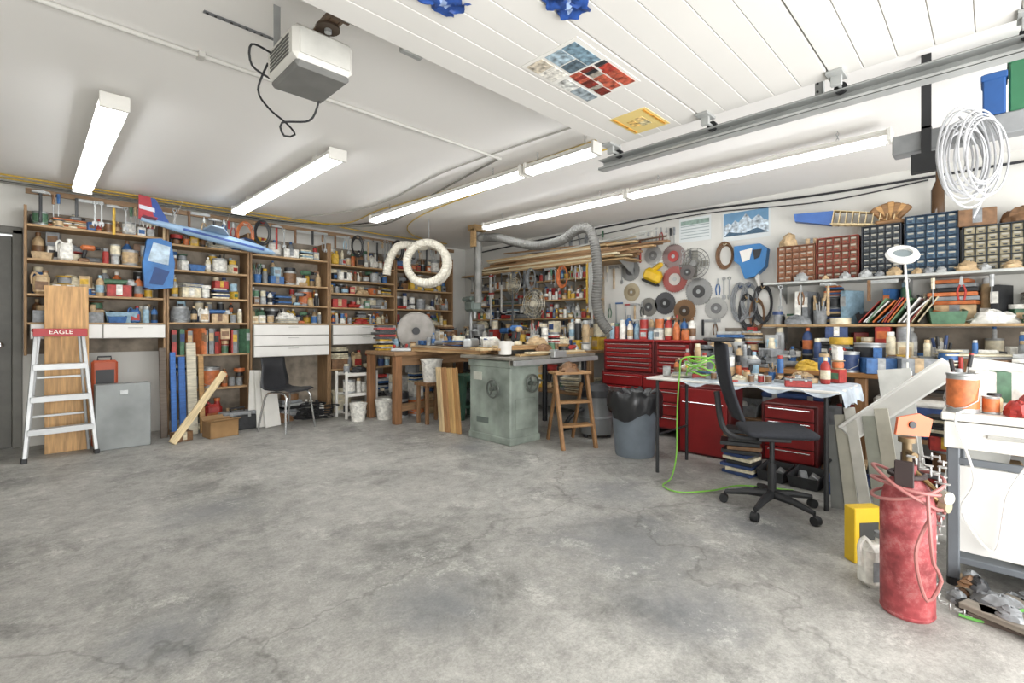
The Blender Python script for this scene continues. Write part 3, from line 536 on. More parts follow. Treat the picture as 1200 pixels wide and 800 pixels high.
for i in range(9): solo('wooden_plank','brown plank bridging saw table and workbench','plank',B().box((0,0,.011),(.1,1.3,.022),0,.002),[WY(['#b3946c','#8f6f4a','#c0a880','#a07c54','#7a5c3e','#b39468','#9c8a70','#6b5038','#bfae8e'][i])],(3.42+(i%3)*.13,4.5+R.uniform(-.08,.05),.872+(i//3)*.024),R.uniform(-3,3),'planks bridging saw and bench')
solo('plastic_tub','white plastic tub standing on the saw table','tub',B().lathe([(0,0),(.065,0),(.072,.12),(.076,.12),(.076,.135),(.0,.135)],0,20),[WHITE],(3.40,3.5,.89))
solo('machine_cover','grey aluminium machine cover on the planks','machine part',B().box((0,0,.05),(.3,.1,.1),0,.02).cyl((-.1,0,.1),(-.1,0,.14),.03,None,1),[ALU,DARK],(3.5,4.15,.94),30)
SJ=['cordless_drill','rag','carton','bench_vise','angle_grinder','sandpaper_stack','bottle','tin_can','tape_roll','storage_tray','jar','magazine_stack','tool_cup']
fill('x',3.5,4.6,3.62,.975,.2,SJ,'the saw table',s=(.7,1.1),rot=35,cols=['tan','brown','grey','white','silver','cream','black','red']); fill('x',3.45,4.55,3.88,.952,.34,SJ,'the saw table',s=(.9,1.2),rot=35,cols=['tan','brown','grey','white','silver','cream','black','blue']); fill('x',3.75,4.55,3.4,.915,.1,['sandpaper_stack','tape_roll','rag','angle_grinder','tin_can'],'the saw table',s=(.6,.9),rot=40)
fill('y',4.2,5.0,3.5,.945,.16,['sandpaper_stack','hand_plane','rag','tape_roll','angle_grinder','carton'],'planks beside the bench',rot=40,cols=['tan','brown','grey','cream'])
# hoses
def hose(pts,r,h,step=.014):
    p=catmull(pts,step); return B().tube(p,r,0,14,False,lambda i:r*(1.04 if i%2 else .93)),[mat(h,.6,0,.08)]
v=lambda a,zz,dx=0: (3.58+a*.7071+dx*.7071,5.15-a*.7071+dx*.7071,zz)
pts=[v(-.5,1.84,.02),v(-.48,1.98,.02),v(-.42,2.12,.02),v(-.32,2.22,.02)]
for k in range(26):
    a=rad(112-k*24); rr_=.255; pts.append(v(.04+rr_*math.cos(a),1.97+rr_*math.sin(a),.04-k*.0115))
b,m=hose(pts,.052,'#cbc6b8'); solo('flexible_duct','cream corrugated flexible hose hanging in a coil','hose',b,m)
solo('wire_hook','steel wire hook holding the coiled hose from ceiling','hook',B().tube([(3.6,5.1,H),(3.6,5.1,2.2),(3.62,5.12,2.15),(3.64,5.14,2.19)],.004,0,6),[STEEL])
pts=[(4.3,4.8,2.36),(4.3,4.55,2.33),(4.3,4.2,2.22),(4.3,3.85,2.14),(4.3,3.5,2.16),(4.3,3.28,2.25),(4.3,3.12,2.23),(4.3,3.04,2.05),(4.3,3.0,1.7),(4.3,3.02,1.45),(4.32,2.98,1.25),(4.36,2.9,1.12)]
b,m=hose(pts,.055,'#5f5e5a'); solo('dust_hose','grey corrugated dust collection hose arching overhead','hose',b,m)
po=thing('dust_duct','vertical metal dust duct on wooden ceiling cleat','duct',(4.3,4.95,1.5))
part(po,'pipe',B().cyl((0,0,0),(0,0,.95),.05,None,0,20).cyl((0,0,.5),(0,0,.56),.056,None,0,20).cyl((0,-.05,.87),(0,-.16,.87),.055,None,0),[mat('#7d7d79',.6,.1,.3,6)]); part(po,'cleat',B().bx(-.1,.1,-.05,.1,.97,1.05).bx(-.1,-.07,-.05,.05,.75,1.0),[WX('#9d8058')])
dp=thing('drill_press','grey bench drill press on corner bench','drill press',(4.42,5.2,.87),-20)
part(dp,'base',B().box((0,0,.02),(.2,.3,.04),0,.01),[mat('#5d6a66',.5)]); part(dp,'column',B().cyl((0,.08,.03),(0,.08,.65),.025,None,0),[STEEL])
part(dp,'head',B().box((0,0,.6),(.15,.32,.16),0,.03).box((0,.02,.7),(.2,.36,.06),0,.02).cyl((0,-.08,.42),(0,-.08,.53),.02,.03,1),[mat('#77837d',.45),STEEL]); part(dp,'table',B().cyl((0,-.06,.25),(0,-.06,.27),.11,None,0),[STEEL]); part(dp,'feed_handle',B().tube([(.14,-.14,.5),(.08,-.06,.58),(.14,0,.5)],.006,0,6),[STEEL])
# ---------------------------------------------------------------- right wall bench + shelves
PW='the long wall bench'
wl=thing('wall_workbench','long wooden workbench built along the wall','workbench',(5.15,4.9,0))
part(wl,'worktop',B().bx(-.3,.33,-1.4,1.7,.84,.88),[WY('#8f714f')])
for y in (-1.35,-.3,.7,1.65): part(wl,'leg',B().bx(-.28,-.2,y-.04,y+.04,0,.84),[WZ('#7f6142')])
part(wl,'lower_shelf',B().bx(-.28,.3,-1.3,1.6,.3,.33),[WY('#7f6142')])
fill('y',3.55,6.2,4.95,.88,.4,place=PW,s=(1,1.3)); fill('y',3.55,6.2,5.2,.88,.4,place=PW,s=(1.3,1.7)); fill('y',3.6,6.1,5.1,.33,.45,place='lower bench shelf',s=(1.2,1.7))
solo('pegboard','brown pegboard panel mounted behind the side shelves','pegboard',B().bx(5.478,5.488,3.72,6.35,.92,2.0,0,0),[mat('#a59a88',.8,0,.3,8)])
def wshelf(y0,y1,z,dep=.26,label='wooden shelf board fixed to the wall',m=None,grp='shelves on the side wall'):
    o=thing('wall_shelf',label,'shelf',(XR-.012,(y0+y1)/2,z),0,grp); L=(y1-y0)/2
    part(o,'board',B().bx(-dep,-.002,-L,L,-.022,0),[m or WY('#a3865f')])
    for s in (-L+.12,0,L-.12): part(o,'bracket',B().prism([(-dep+.03,-.022),(-.003,-.022),(-.003,-.2),(-.02,-.18)],s-.005,s+.005,0),[STEEL])
BS=['bottle','spray_can','jar','bottle','spray_can','wire_spool','small_box','tin_can']
for z in (1.3,1.56,1.84): wshelf(3.72,4.72,z); fill('y',3.76,4.7,5.4,z,.21,BS,'bottle shelf on side wall',s=(.9,1.05),cols=['white','silver','light blue','white','red','grey']); fill('y',3.76,4.7,5.29,z,.15,BS,'bottle shelf on side wall',s=(.7,.8),cols=['white','silver','yellow','white','red','blue'])
for z in (1.3,1.52,1.76): wshelf(4.8,6.2,z); fill('y',4.85,6.15,5.4,z,.2); fill('y',4.85,6.15,5.29,z,.13)
wshelf(3.15,6.3,2.02,.38,'wooden rack board holding long lumber')
for i in range(30):
    L=R.uniform(1.8,3.0); solo('lumber_board','long rough board stacked on wall rack','lumber',B().box((0,0,.0125),(R.choice([.08,.06,.07]),L,.023),0,.002),[WY(R.choice(['#bfa57c','#ab8b62','#c8b894','#9c7a56','#8a6b4c','#cdc2a6']))],(XR-.35+(i%4)*.088,4.75+R.uniform(-.45,.2)-(i//4)*.05,2.021+.0255*(i//4)),R.uniform(-.8,.8),'long boards on the lumber rack')
for i in range(12):
    L=R.uniform(1.0,2.2); solo('wooden_rod','thin wooden rod lying on lumber pile','rod',B().cyl((0,-L/2,0),(0,L/2,0),.011,None,0,8),[WY(R.choice(['#c9b48a','#95744e','#b5b6b1','#6b5440']))],(XR-.36+i*.024,4.1+R.uniform(-.5,.4),2.245+.012*(i%2)),0,'rods on the lumber rack',(R.uniform(-3,3),0,R.uniform(-4,4)))
for i in range(9):
    y=4.72+i*.12 if i%2 else 3.72-.02*i; hh=R.uniform(.5,.9)
    solo('hanging_strip','narrow tool strip hanging from lumber rack','strip',B().bx(-.015,.015,-.012,0,-hh,0,0).cyl((0,-.02,-.01),(0,0,-.01),.006,None,1,8),[mat(R.choice(['#a4a4a0','#7a5c3e','#b3902f','#c3c2bc','#606468']),.5),STEEL],(5.097,y,2.0),-90,'strips hanging from the lumber rack')
hang('y',3.8,6.1,5.097,2.0,SHORT+['cord_coil','bar_clamp'],'edge of lumber rack',.02); hang('y',3.8,6.1,5.475,1.28,SHORT,'side wall above bench',.03)
def fan(y,z,r,h,lbl,n=14,x=XR):
    o=thing('fan_grille',lbl,'fan',(x-.02,y,z),-90,None)
    g=B()
    for k in range(5): g.ring((0,-.04-.03*math.sin((5-k)/5*1.5),0),r*(k+1)/5,.004,0,28,4,'y')
    for k in range(n):
        a=2*math.pi*k/n; g.tube([(0,-.072,0),(r*.6*math.cos(a),-.06,r*.6*math.sin(a)),(r*math.cos(a),-.04,r*math.sin(a))],.0025,0,4)
    part(o,'grille',g,[mat(h,.4,.3)]); part(o,'hub',B().cyl((0,-.08,0),(0,0,0),r*.2,None,0),[mat(h,.4)])
    for k in range(4):
        a=k*90; part(o,'blade',B().box((r*.5*math.cos(rad(a)),-.02,r*.5*math.sin(rad(a))),(r*.75,.006,r*.35),0,.002,(15,-a,0)),[mat('#8a887f',.5)])
fan(4.6,1.5,.21,'#cfc8b4','cream wire fan grille hung before the shelves',18,5.1); fan(5.0,1.78,.13,'#b7b09c','small cream wire fan grille by the shelves',12,5.1); fan(2.45,1.9,.18,'#7b7b78','grey round fan grille hung on wall')
def blade(y,z,r,h,lbl,h2='#333333',dx=0):
    o=thing('saw_blade',lbl,'saw blade',(XR-.006-dx,y,z),-90,'saw blades hung on the wall'); p=[]
    for k in range(36):
        a=2*math.pi*k/36; p+= [(r*math.cos(a),r*math.sin(a)),(r*.93*math.cos(a+.1),r*.93*math.sin(a+.1))]
    part(o,'blade',B().prism(p,-.006,-.001,0),[mat(h,.35,.4)]); part(o,'arbor_disc',B().cyl((0,-.014,0),(0,-.006,0),r*.45,None,0,24).cyl((0,-.018,0),(0,-.012,0),r*.15,None,1,16),[mat(h2,.4),STEEL])
for a in [(2.73,2.02,.15,'#7b6a66','round toothed saw blade with red hub','#a03028'),(2.70,1.74,.16,'#8d4a44','red and grey toothed saw blade','#b8b4ac',.025),(2.84,1.46,.14,'#4a4a4c','dark saw blade on the wall','#222222'),(2.42,1.58,.16,'#8d8d8b','shiny steel saw blade on wall','#3c3c3c'),(3.06,1.42,.12,'#77756f','small worn saw blade on wall','#444444'),(3.0,2.06,.12,'#a0a09e','small bright saw blade on wall','#6a6a6a'),(2.58,1.36,.14,'#7d6044','brown sanding disc blade on wall','#403020',.025),(3.32,1.9,.14,'#7f7f7d','grey saw blade on the wall','#444444'),(3.3,1.62,.12,'#a5997f','tan polishing disc on the wall','#7a6c52'),(2.22,1.38,.13,'#a8a8a4','bright steel saw blade on wall','#6a6a6a'),(2.5,1.8,.09,'#5a5552','small dark saw blade overlapping others','#222222',.12)]: blade(*a)
ys=thing('sander','yellow belt sander hanging on the wall','sander',(XR-.003,2.97,1.72),-90,None)
part(ys,'body',B().box((0,-.07,.08),(.24,.12,.16),0,.04,(0,25,0)).box((.06,-.07,.18),(.16,.06,.06),0,.02,(0,-30,0)),[mat('#cfa91e',.4)]); part(ys,'sanding_base',B().box((-.03,-.07,0),(.22,.1,.03),0,.012,(0,25,0)).box((0,-.006,.08),(.04,.012,.2),0),[DARK])
PB='white side wall'
hang('y',3.42,3.7,XR-.002,2.0,TOOLS,PB,.02); hang('y',3.12,3.7,XR-.002,1.5,['bar_clamp','wrench','hammer','pliers'],PB,.0); hang('y',3.1,3.4,XR-.002,2.3,['wrench','screwdriver','hammer'],PB,.02); hang('y',2.2,3.1,XR-.002,1.28,SHORT,PB,.0); hang('y',2.5,2.66,XR-.002,2.1,['screwdriver','wrench'],PB)
hang('y',2.7,3.1,XR-.002,2.4,SHORT,PB,.01); hang('y',2.02,2.26,XR-.002,2.1,['handsaw','cord_coil'],PB,.0); hang('y',2.05,2.26,XR-.002,1.75,['wrench','pliers','screwdriver'],PB,.01)
hang('y',3.72,4.6,XR-.002,2.5,['screwdriver','wrench','pliers','cord_coil'],PB,.08)
bt=thing('power_sprayer','blue and white power tool hanging on wall','power tool',(XR-.003,1.83,1.68),-90)
part(bt,'body',B().prism([(-.16,.36),(.1,.36),(.17,.3),(.15,.12),(.05,.02),(-.05,0),(-.1,.15),(-.16,.2)],-.1,-.005,0),[mat('#2b6fa8',.4,0,.05)]); part(bt,'panel',B().prism([(-.1,.3),(.03,.32),(.0,.2),(-.07,.18)],-.108,-.1,0).prism([(.03,.3),(.12,.3),(.1,.22),(.05,.2)],-.108,-.1,1),[WHITE,DARK]); part(bt,'nozzle',B().cyl((.05,-.05,.05),(.08,-.05,-.08),.03,.015,0),[WHITE])
for y,z,c,s in ((1.95,1.62,'grey',1),(1.86,1.62,'grey',.9),(1.72,1.6,'black',1),(1.88,1.5,'black',.9),(1.78,1.45,'brown',.8)): inst('cord_coil',(XR-.003,y,z),-90,PB,s,s*1.4,c1=c)
def poster(y0,y1,z0,z1,kind,lbl):
    o=thing('poster',lbl,'poster',(XR-.002,(y0+y1)/2,z0),-90); w=(y1-y0)/2;h=z1-z0
    part(o,'paper',B().bx(-w,w,-.003,0,0,h,0,0),[mat('#d3d8d8',.5,0,.02)])
    if kind:
        part(o,'sky',B().bx(-w+.015,w-.015,-.0045,-.003,.05,h-.015,0,0),[mat('#668fb0',.5,0,.1)])
        ridge=[(-w+.015,.16),(-w*.75,.2),(-w*.6,.18),(-w*.45,.22),(-w*.3,.19),(-w*.12,.24),(0,.28),(w*.12,.25),(w*.25,.2),(w*.4,.23),(w*.55,.25),(w*.75,.19),(w-.015,.17),(w-.015,.05),(-w+.015,.05)]
        part(o,'snowy_mountain',B().prism(ridge,-.006,-.0045,0).prism([(-w+.015,.05),(-w*.7,.1),(-w*.4,.08),(0,.07),(w*.3,.1),(w*.5,.11),(w-.015,.05)],-.0075,-.006,1),[mat('#b3bfc8',.5,0,.7,26),mat('#39556b',.5,0,.3,30)])
    else:
        g=B()
        for r in range(5): g.bx(-w+.02,w-.02,-.0045,-.003,.04+r*.035,.05+r*.035,0,0)
        part(o,'printed_lines',g,[mat('#9ba9a9',.5)]); part(o,'printed_header',B().bx(-w+.02,w-.02,-.0045,-.003,h-.08,h-.03,0,0),[mat('#8fa59b',.5,0,.3,20)])
poster(2.28,2.66,2.17,2.45,0,'white printed calendar sheet pinned to wall'); poster(1.66,2.15,2.12,2.44,1,'blue snowy mountain poster pinned to wall')
# small parts cabinets on high shelf
wshelf(-.6,1.62,1.6,.34,'long grey shelf board carrying parts cabinets',mat('#a9aba7',.5)); wshelf(-.6,1.62,1.19,.34,'long wall shelf packed with papers and tools')
def partscab(y0,y1,h,cols,rows,frame,face,lbl,z=1.6,dep=.17):
    w=y1-y0; o=thing('parts_cabinet',lbl,'storage cabinet',(XR-.06,(y0+y1)/2,z),-90,'small parts cabinets on the shelf')
    f=B(); f.bx(-w/2,w/2,-.005,.0,0,h).bx(-w/2,-w/2+.008,-dep,0,0,h).bx(w/2-.008,w/2,-dep,0,0,h).bx(-w/2,w/2,-dep,0,h-.008,h).bx(-w/2,w/2,-dep,0,0,.008)
    cw=(w-.016)/cols; ch=(h-.016)/rows
    for c in range(1,cols): f.bx(-w/2+.008+c*cw-.002,-w/2+.008+c*cw+.002,-dep,0,0,h,0,0)
    for r in range(1,rows): f.bx(-w/2,w/2,-dep,0,.008+r*ch-.002,.008+r*ch+.002,0,0)
    part(o,'cabinet_frame',f,[mat(frame,.5)])
    me=B().box((0,.05,0),(cw-.008,.1,ch-.008),0,.002).bx(-cw*.18,cw*.18,-.012,0,-ch*.28,-ch*.12,1).bx(-cw*.3,cw*.3,-.0015,.001,ch*.08,ch*.3,2,0).mesh('drawer',[mat(face,.35,0,.4,30),mat(frame,.4),mat('#a39f92',.6)])
    for c in range(cols):
        for r in range(rows): part(o,'drawer',None,None,(-w/2+.008+cw*(c+.5),-dep+.012-(R.random()<.12)*.02,.008+ch*(r+.5)),None,me)
partscab(1.2,1.53,.36,5,6,'#7b5238','#8c5f45','brown wooden small parts cabinet with tiny drawers'); partscab(.86,1.19,.40,5,6,'#8c3e30','#6f4c39','red and brown small parts cabinet with drawers')
partscab(.56,.84,.46,5,8,'#2c2f34','#4a5054','black small parts cabinet with clear drawers'); partscab(.2,.54,.5,5,8,'#26374a','#3d5466','dark blue small parts cabinet with drawers'); partscab(-.3,.18,.36,7,6,'#2f363c','#8f866d','dark parts cabinet with full amber drawers')
for y in (.95,.8,.6,.45,.3,.15,.05,1.1,1.3,-.1,.7,.38): inst('stone',(5.2,y,1.6),R.uniform(0,90),'high shelf edge',R.uniform(.6,1.2))
T='top of parts cabinet'
inst('rag',(5.33,1.44,1.96),10,T,.9,1.6,c1='tan'); inst('carton',(5.36,1.25,1.96),-80,T,.5,c1='tan'); inst('carton',(5.33,.1,1.96),-85,T,1.1,c1='brown'); inst('rag',(5.33,-.15,1.96),70,T,1.0,1.4,c1='brown')
mw=B()
mw.prism([(-.4,.03),(-.42,.1),(-.1,.13),(-.1,.0)],-.05,.04,0)
for k in range(10): mw.bx(-.1+k*.05,-.094+k*.05,-.06-k*.002,.05,.0+k*.002,.13-k*.004,1,0)
mw.box((.13,-.055,.01),(.48,.012,.012),1).box((.13,.045,.01),(.48,.012,.012),1).box((.13,-.0,.12),(.46,.09,.006),1,.001,(0,4,0))
solo('model_wing','blue tipped ribbed wooden model wing atop cabinets','model part',mw,[mat('#3a5f9e',.5),wood('#c6b38a')],(5.33,.98,2.1),0,None,(0,8,-82))
fb=B()
for k in range(7): fb.box(((k-3)*.028,0,.1),(.055,.03,.2-abs(k-3)*.02),k%2,.01,(0,(k-3)*14,0))
fb.box((0,0,.02),(.22,.08,.04),0,.01)
solo('wood_carving','brown carved wooden bracket atop parts cabinet','wood carving',fb,[wood('#7e5c38'),wood('#a8804f')],(5.33,.64,2.06),-80)
bc=thing('glass_bottle','tall brown glass bottle standing on cabinet','bottle',(5.33,.33,2.1)); part(bc,'glass_body',B().lathe([(0,0),(.045,0),(.045,.2),(.015,.28),(.015,.36)],0,16),[mat('#4a3218',.15)]); part(bc,'cork',B().lathe([(0,.355),(.013,.355),(.012,.38),(0,.38)],0,10),[wood('#b79365')])
LP='long papers shelf'
fill('y',-.55,1.6,5.39,1.19,.37,['book','magazine_stack','carton','book','book','storage_tray','tool_cup','small_box'],LP,s=(1,1.4)); fill('y',.9,1.6,5.22,1.19,.3,['magazine_stack','rag','angle_grinder','carton','tape_roll','sandpaper_stack','tool_cup'],LP,s=(1,1.3),rot=30); fill('y',-.55,.44,5.22,1.19,.3,['magazine_stack','rag','sandpaper_stack','sandpaper_stack','magazine_stack','storage_tray'],LP,s=(1,1.3),cols=['white','silver','grey','green','tan'],rot=30)
for i in range(16):
    c,n=R.choice([('#c8c8c4','white'),('#c8c8c4','white'),('#983a30','red'),('#b0602c','orange'),('#3a3c3e','black'),('#5c7185','blue'),('#b4a98c','tan'),('#5c7a5c','green')])
    solo('folder',n+' paper folder slanted on long wall shelf','folder',B().box((0,0,.12),(.2,R.choice([.006,.01]),.24),0,.001),[mat(c,.6)],(5.22,.84-i*.026,1.205),0,'slanted folders on the shelf',(R.uniform(30,48),0,R.uniform(-8,8)))
hang('y',-.5,1.6,5.14,1.57,SHORT,'underside of high shelf',.12,.01)
# right bench
rb_=thing('wall_workbench','cluttered wooden workbench below the parts shelves','workbench',(5.05,.75,0))
part(rb_,'worktop',B().bx(-.42,.42,-1.4,1.38,.76,.8),[WY('#94683a')])
for y in (-1.3,0,1.3): part(rb_,'leg',B().bx(-.4,-.32,y-.04,y+.04,0,.76),[WZ('#7d5a38')])
part(rb_,'back_shelf',B().bx(-.3,.42,-1.3,1.3,.28,.31),[WY('#6e5134')])
solo('hardboard','dark brown hardboard sheet behind the parts bench','hardboard',B().bx(5.478,5.488,-.6,2.12,.3,1.16,0,0),[mat('#7f766a',.8,0,.4,6)])
PR2='the cluttered parts workbench'
KB=['rag','storage_tray','carton','paint_can','jar','bottle','tool_cup','magazine_stack','cordless_drill','wire_spool','angle_grinder','bench_vise','tin_can','sandpaper_stack','small_box','carton','jug']
CBn=['grey','black','brown','white','silver','red','tan','blue','cream','grey','dark blue','yellow']
for x,hm in ((4.71,.2),(4.86,.27),(5.02,.33),(5.2,.37),(5.38,.37)): fill('y',-.55,2.1,x,.8,hm,KB,PR2,s=(.8,1.3),rot=35,cols=CBn)
fill('y',-.5,2.0,4.95,.31,.43,['carton','toolbox','storage_tray','paint_can','magazine_stack'],'shelf under workbench',s=(1.3,1.8),cols=['black','red','grey','brown','dark blue','white'])
fill('y',-.4,1.9,4.85,0,.27,['carton','toolbox','storage_tray'],'floor below the workbench',s=(1.1,1.5),cols=['black','red','grey','brown'])
ml=thing('magnifier_lamp','white round magnifying lamp on jointed arm','lamp',(4.58,.46,.8))
part(ml,'clamp_base',B().box((.06,0,.02),(.07,.06,.04),0).cyl((.05,0,.04),(.05,0,.1),.012),[WHITE]); part(ml,'arm',B().tube([(.05,0,.1),(.04,-.01,.5),(0,.01,.87)],.008,0,8),[WHITE])
hd=B().lathe([(.06,0),(.09,-.004),(.102,.016),(.09,.038),(.06,.042),(.06,0)],0,30)
part(ml,'lamp_head',hd,[mat('#dcdbd6',.4,0,.02)],(-.04,.02,.88),None,None,(12,-42,0)); part(ml,'lens',B().lathe([(0,.015),(.04,.016),(.062,.02),(.04,.025),(0,.027)],0,22),[mat('#7d888b',.08,0,0)],(-.04,.02,.88),None,None,(12,-42,0))
# ---------------------------------------------------------------- red tool chest
def chest(x,y0,y1,z0,z1,rows,cols,lbl,dep=.45,lid=True,casters=False):
    w=y1-y0;h=z1-z0; o=thing('tool_chest',lbl,'tool chest',(x,(y0+y1)/2,z0),-90); RM=mat('#8e1e1f',.4,.1,.12)
    c=.08 if casters else 0
    part(o,'body',B().bx(-w/2,w/2,0.012,dep,c,h,0,.006).bx(-w/2,-w/2+.02,0,.012,c,h).bx(w/2-.02,w/2,0,.012,c,h),[mat('#571516',.4)])
    hh=(h-c-.03)/rows;cw=(w-.04)/cols
    for cc_ in range(cols):
        for r in range(rows):
            d=part(o,'drawer',B().box((0,0,0),(cw-.012,.02,hh-.012),0,.003),[RM],(-w/2+.02+cw*(cc_+.5),0,c+.015+hh*(r+.5)))
            part(d,'handle',B().box((0,-.016,hh*.28),(cw-.06,.014,.008),0,.003),[CHROME])
    if lid: part(o,'lid',B().bx(-w/2-.005,w/2+.005,-.01,dep,h,h+.03,0,.01),[RM])
    if casters:
        for sx in (-1,1):
            for sy in (.05,dep-.06): part(o,'caster',B().cyl((sx*(w/2-.06)-.012,sy,.035),(sx*(w/2-.06)+.012,sy,.035),.035,None,0,16).box((sx*(w/2-.06),sy,.07),(.04,.04,.03),1),[DARK,STEEL])
chest(4.78,2.2,3.28,0,.66,4,2,'wide red rolling tool cabinet with chrome handles',.6,False,True); chest(4.8,2.62,3.26,.66,1.0,6,1,'red top tool chest with chrome drawer handles',.42); chest(4.8,2.2,2.6,.66,1.0,5,1,'narrow red side tool chest beside another chest',.42)
TCp='the red tool chest'
fill('y',2.25,3.24,5.02,1.03,.34,['bottle','spray_can','carton','bottle','jug','tool_cup'],TCp,s=(1,1.25),cols=['white','light blue','white','tan','red','blue','white']); fill('y',2.25,3.24,4.88,1.03,.26,['bottle','spray_can','jar','spray_bottle','small_box'],TCp,cols=['white','light blue','white','orange','red'])
chest(4.25,.95,1.35,0,.55,4,1,'red roller tool cabinet under the white table',.35,False,True)
chest(4.3,1.62,2.1,0,.62,1,1,'plain red metal cabinet under the white table',.3,False,False)
fill('y',.6,1.6,4.02,0,.45,['carton','storage_tray','magazine_stack'],'floor beneath the table',s=(1.0,1.3),cols=['black','red','black','brown','dark blue'])
# trash can
tcn=thing('trash_can','grey plastic trash can lined with black bag','trash can',(3.92,2.33,0))
part(tcn,'bin',B().lathe([(0,0),(.17,0),(.175,.02),(.215,.5),(.225,.5),(.225,.53),(.205,.53),(.165,.03),(0,.03)],0,28),[mat('#656e76',.5)])
bm_=B();vs=[];fs=[];rr=random.Random(3);n=40;P_=[(.232,.37),(.24,.41),(.243,.47),(.242,.54),(.222,.585),(.175,.56),(.1,.47),(.02,.44)]
for i,(r,z) in enumerate(P_):
    for j in range(n): a=2*math.pi*j/n; k=1+rr.uniform(-.04,.06); vs.append((r*k*math.cos(a),r*k*math.sin(a),z+rr.uniform(-.02,.02)+(.035*math.sin(a*3+1) if i<2 else 0)))
for i in range(len(P_)-1):
    for j in range(n): fs.append([i*n+j,i*n+(j+1)%n,(i+1)*n+(j+1)%n,(i+1)*n+j])
part(tcn,'bin_liner',bm_.add(vs,fs,0),[mat('#1d1e20',.3)])
ss=thing('folding_step_stool','wooden folding step stool beside the table saw','step stool',(3.82,3.0,0),-28)
for sx in (-1,1):
    part(ss,'front_leg',B().box((sx*.17,-.12,.36),(.03,.05,.76),0,.003,(-17,0,0)),[WZ('#8f6a45')]); part(ss,'back_leg',B().box((sx*.14,.14,.3),(.025,.04,.64),0,.003,(20,0,0)),[WZ('#85623f')])
for z,y in ((.2,-.17),(.42,-.11)): part(ss,'step',B().bx(-.16,.16,y-.02,y+.1,z,z+.022),[WX('#99744c')])
part(ss,'seat',B().bx(-.19,.19,-.1,.12,.7,.725),[WX('#99744c')])
inst('rag',(3.82,3.01,.725),20,'top of wooden step stool',1.1,c1='brown')
vd=thing('shop_vacuum','grey metal shop vacuum drum with hose','vacuum',(4.3,3.02,0))
part(vd,'drum',B().lathe([(0,.04),(.17,.04),(.175,.05),(.175,.2),(.18,.205),(.18,.22),(.175,.225),(.175,.42),(.18,.43),(.0,.43)],0,28),[mat('#808384',.4,.3)]); part(vd,'motor_head',B().lathe([(0,.43),(.18,.43),(.17,.5),(.1,.56),(0,.57)],0,28),[DARK]); part(vd,'hose',hose([(-.17,.05,.3),(-.28,.1,.25),(-.3,.2,.12),(-.2,.3,.06),(.0,.3,.05)],.022,'#222222')[0],[DARK])
for a in (45,165,285): part(vd,'caster',B().cyl((.14*math.cos(rad(a)),.14*math.sin(rad(a)),.0),(.14*math.cos(rad(a)),.14*math.sin(rad(a)),.04),.02),[DARK])
# ---------------------------------------------------------------- white table
wt=thing('folding_table','white topped folding table covered with tools','table',(3.82,1.33,0))
part(wt,'tabletop',B().bx(-.3,.3,-.66,.66,.742,.76,0,.005),[mat('#d6d4ce',.45,0,.06)])
ctb=B();n1,n2=16,30;vs=[];fs=[]
for i in range(n1):
    for j in range(n2):
        x=-.315+.63*i/(n1-1); y=-.76+1.12*j/(n2-1); z=.763+R.random()*.003
        if i==0: x=-.312;z=.735+.02*math.sin(j*.9)
        if y<-.67: z=.763-min(.1,(-.67-y)*1.15)+.012*math.sin(i*1.4); y=-.668-.01*math.sin(i*1.1)-(-.67-y)*.25
        vs.append((x,y,z))
for i in range(n1-1):
    for j in range(n2-1): fs.append([i*n2+j,(i+1)*n2+j,(i+1)*n2+j+1,i*n2+j+1])
ctb.add(vs,fs,0); part(wt,'tablecloth',ctb,[mat('#b3bcc4',.8,0,.25,14)])
for sy in (-.58,.58): part(wt,'leg',B().tube([(-.26,sy,0),(-.26,sy,.73),(.26,sy,.73),(.26,sy,0)],.014,0,8).cyl((-.26,sy,.3),(.26,sy,.3),.01,None,0,8),[DARK])
PT='the white folding table'; z=.767; KT=['jar','bottle','tape_roll','cordless_drill','tin_can','rag','storage_tray','angle_grinder','tool_cup','small_box','sandpaper_stack','spray_can']
fill('y',.75,1.95,4.05,z,.26,KT,PT,s=(.65,.95),rot=30); fill('y',.8,1.95,3.92,z,.19,KT,PT,s=(.5,.8),rot=30); fill('y',.95,1.95,3.79,z,.13,['tape_roll','hand_plane','rag','angle_grinder','sandpaper_stack','jar','small_box'],PT,s=(.4,.7),rot=40); fill('y',1.1,1.95,3.67,z,.08,['tape_roll','angle_grinder','sandpaper_stack','tin_can','rag'],PT,s=(.4,.5),rot=40)
inst('toolbox',(3.6,.92,z),-70,PT,.45,.3,c1='red',c2='grey'); inst('pliers',(3.6,1.25,z+.02),0,PT,.8,rot=(90,0,40)); inst('screwdriver',(3.58,1.4,z+.02),0,PT,.8,rot=(90,0,-60)); inst('wrench',(3.62,1.12,z+.012),0,PT,.8,rot=(90,0,80))
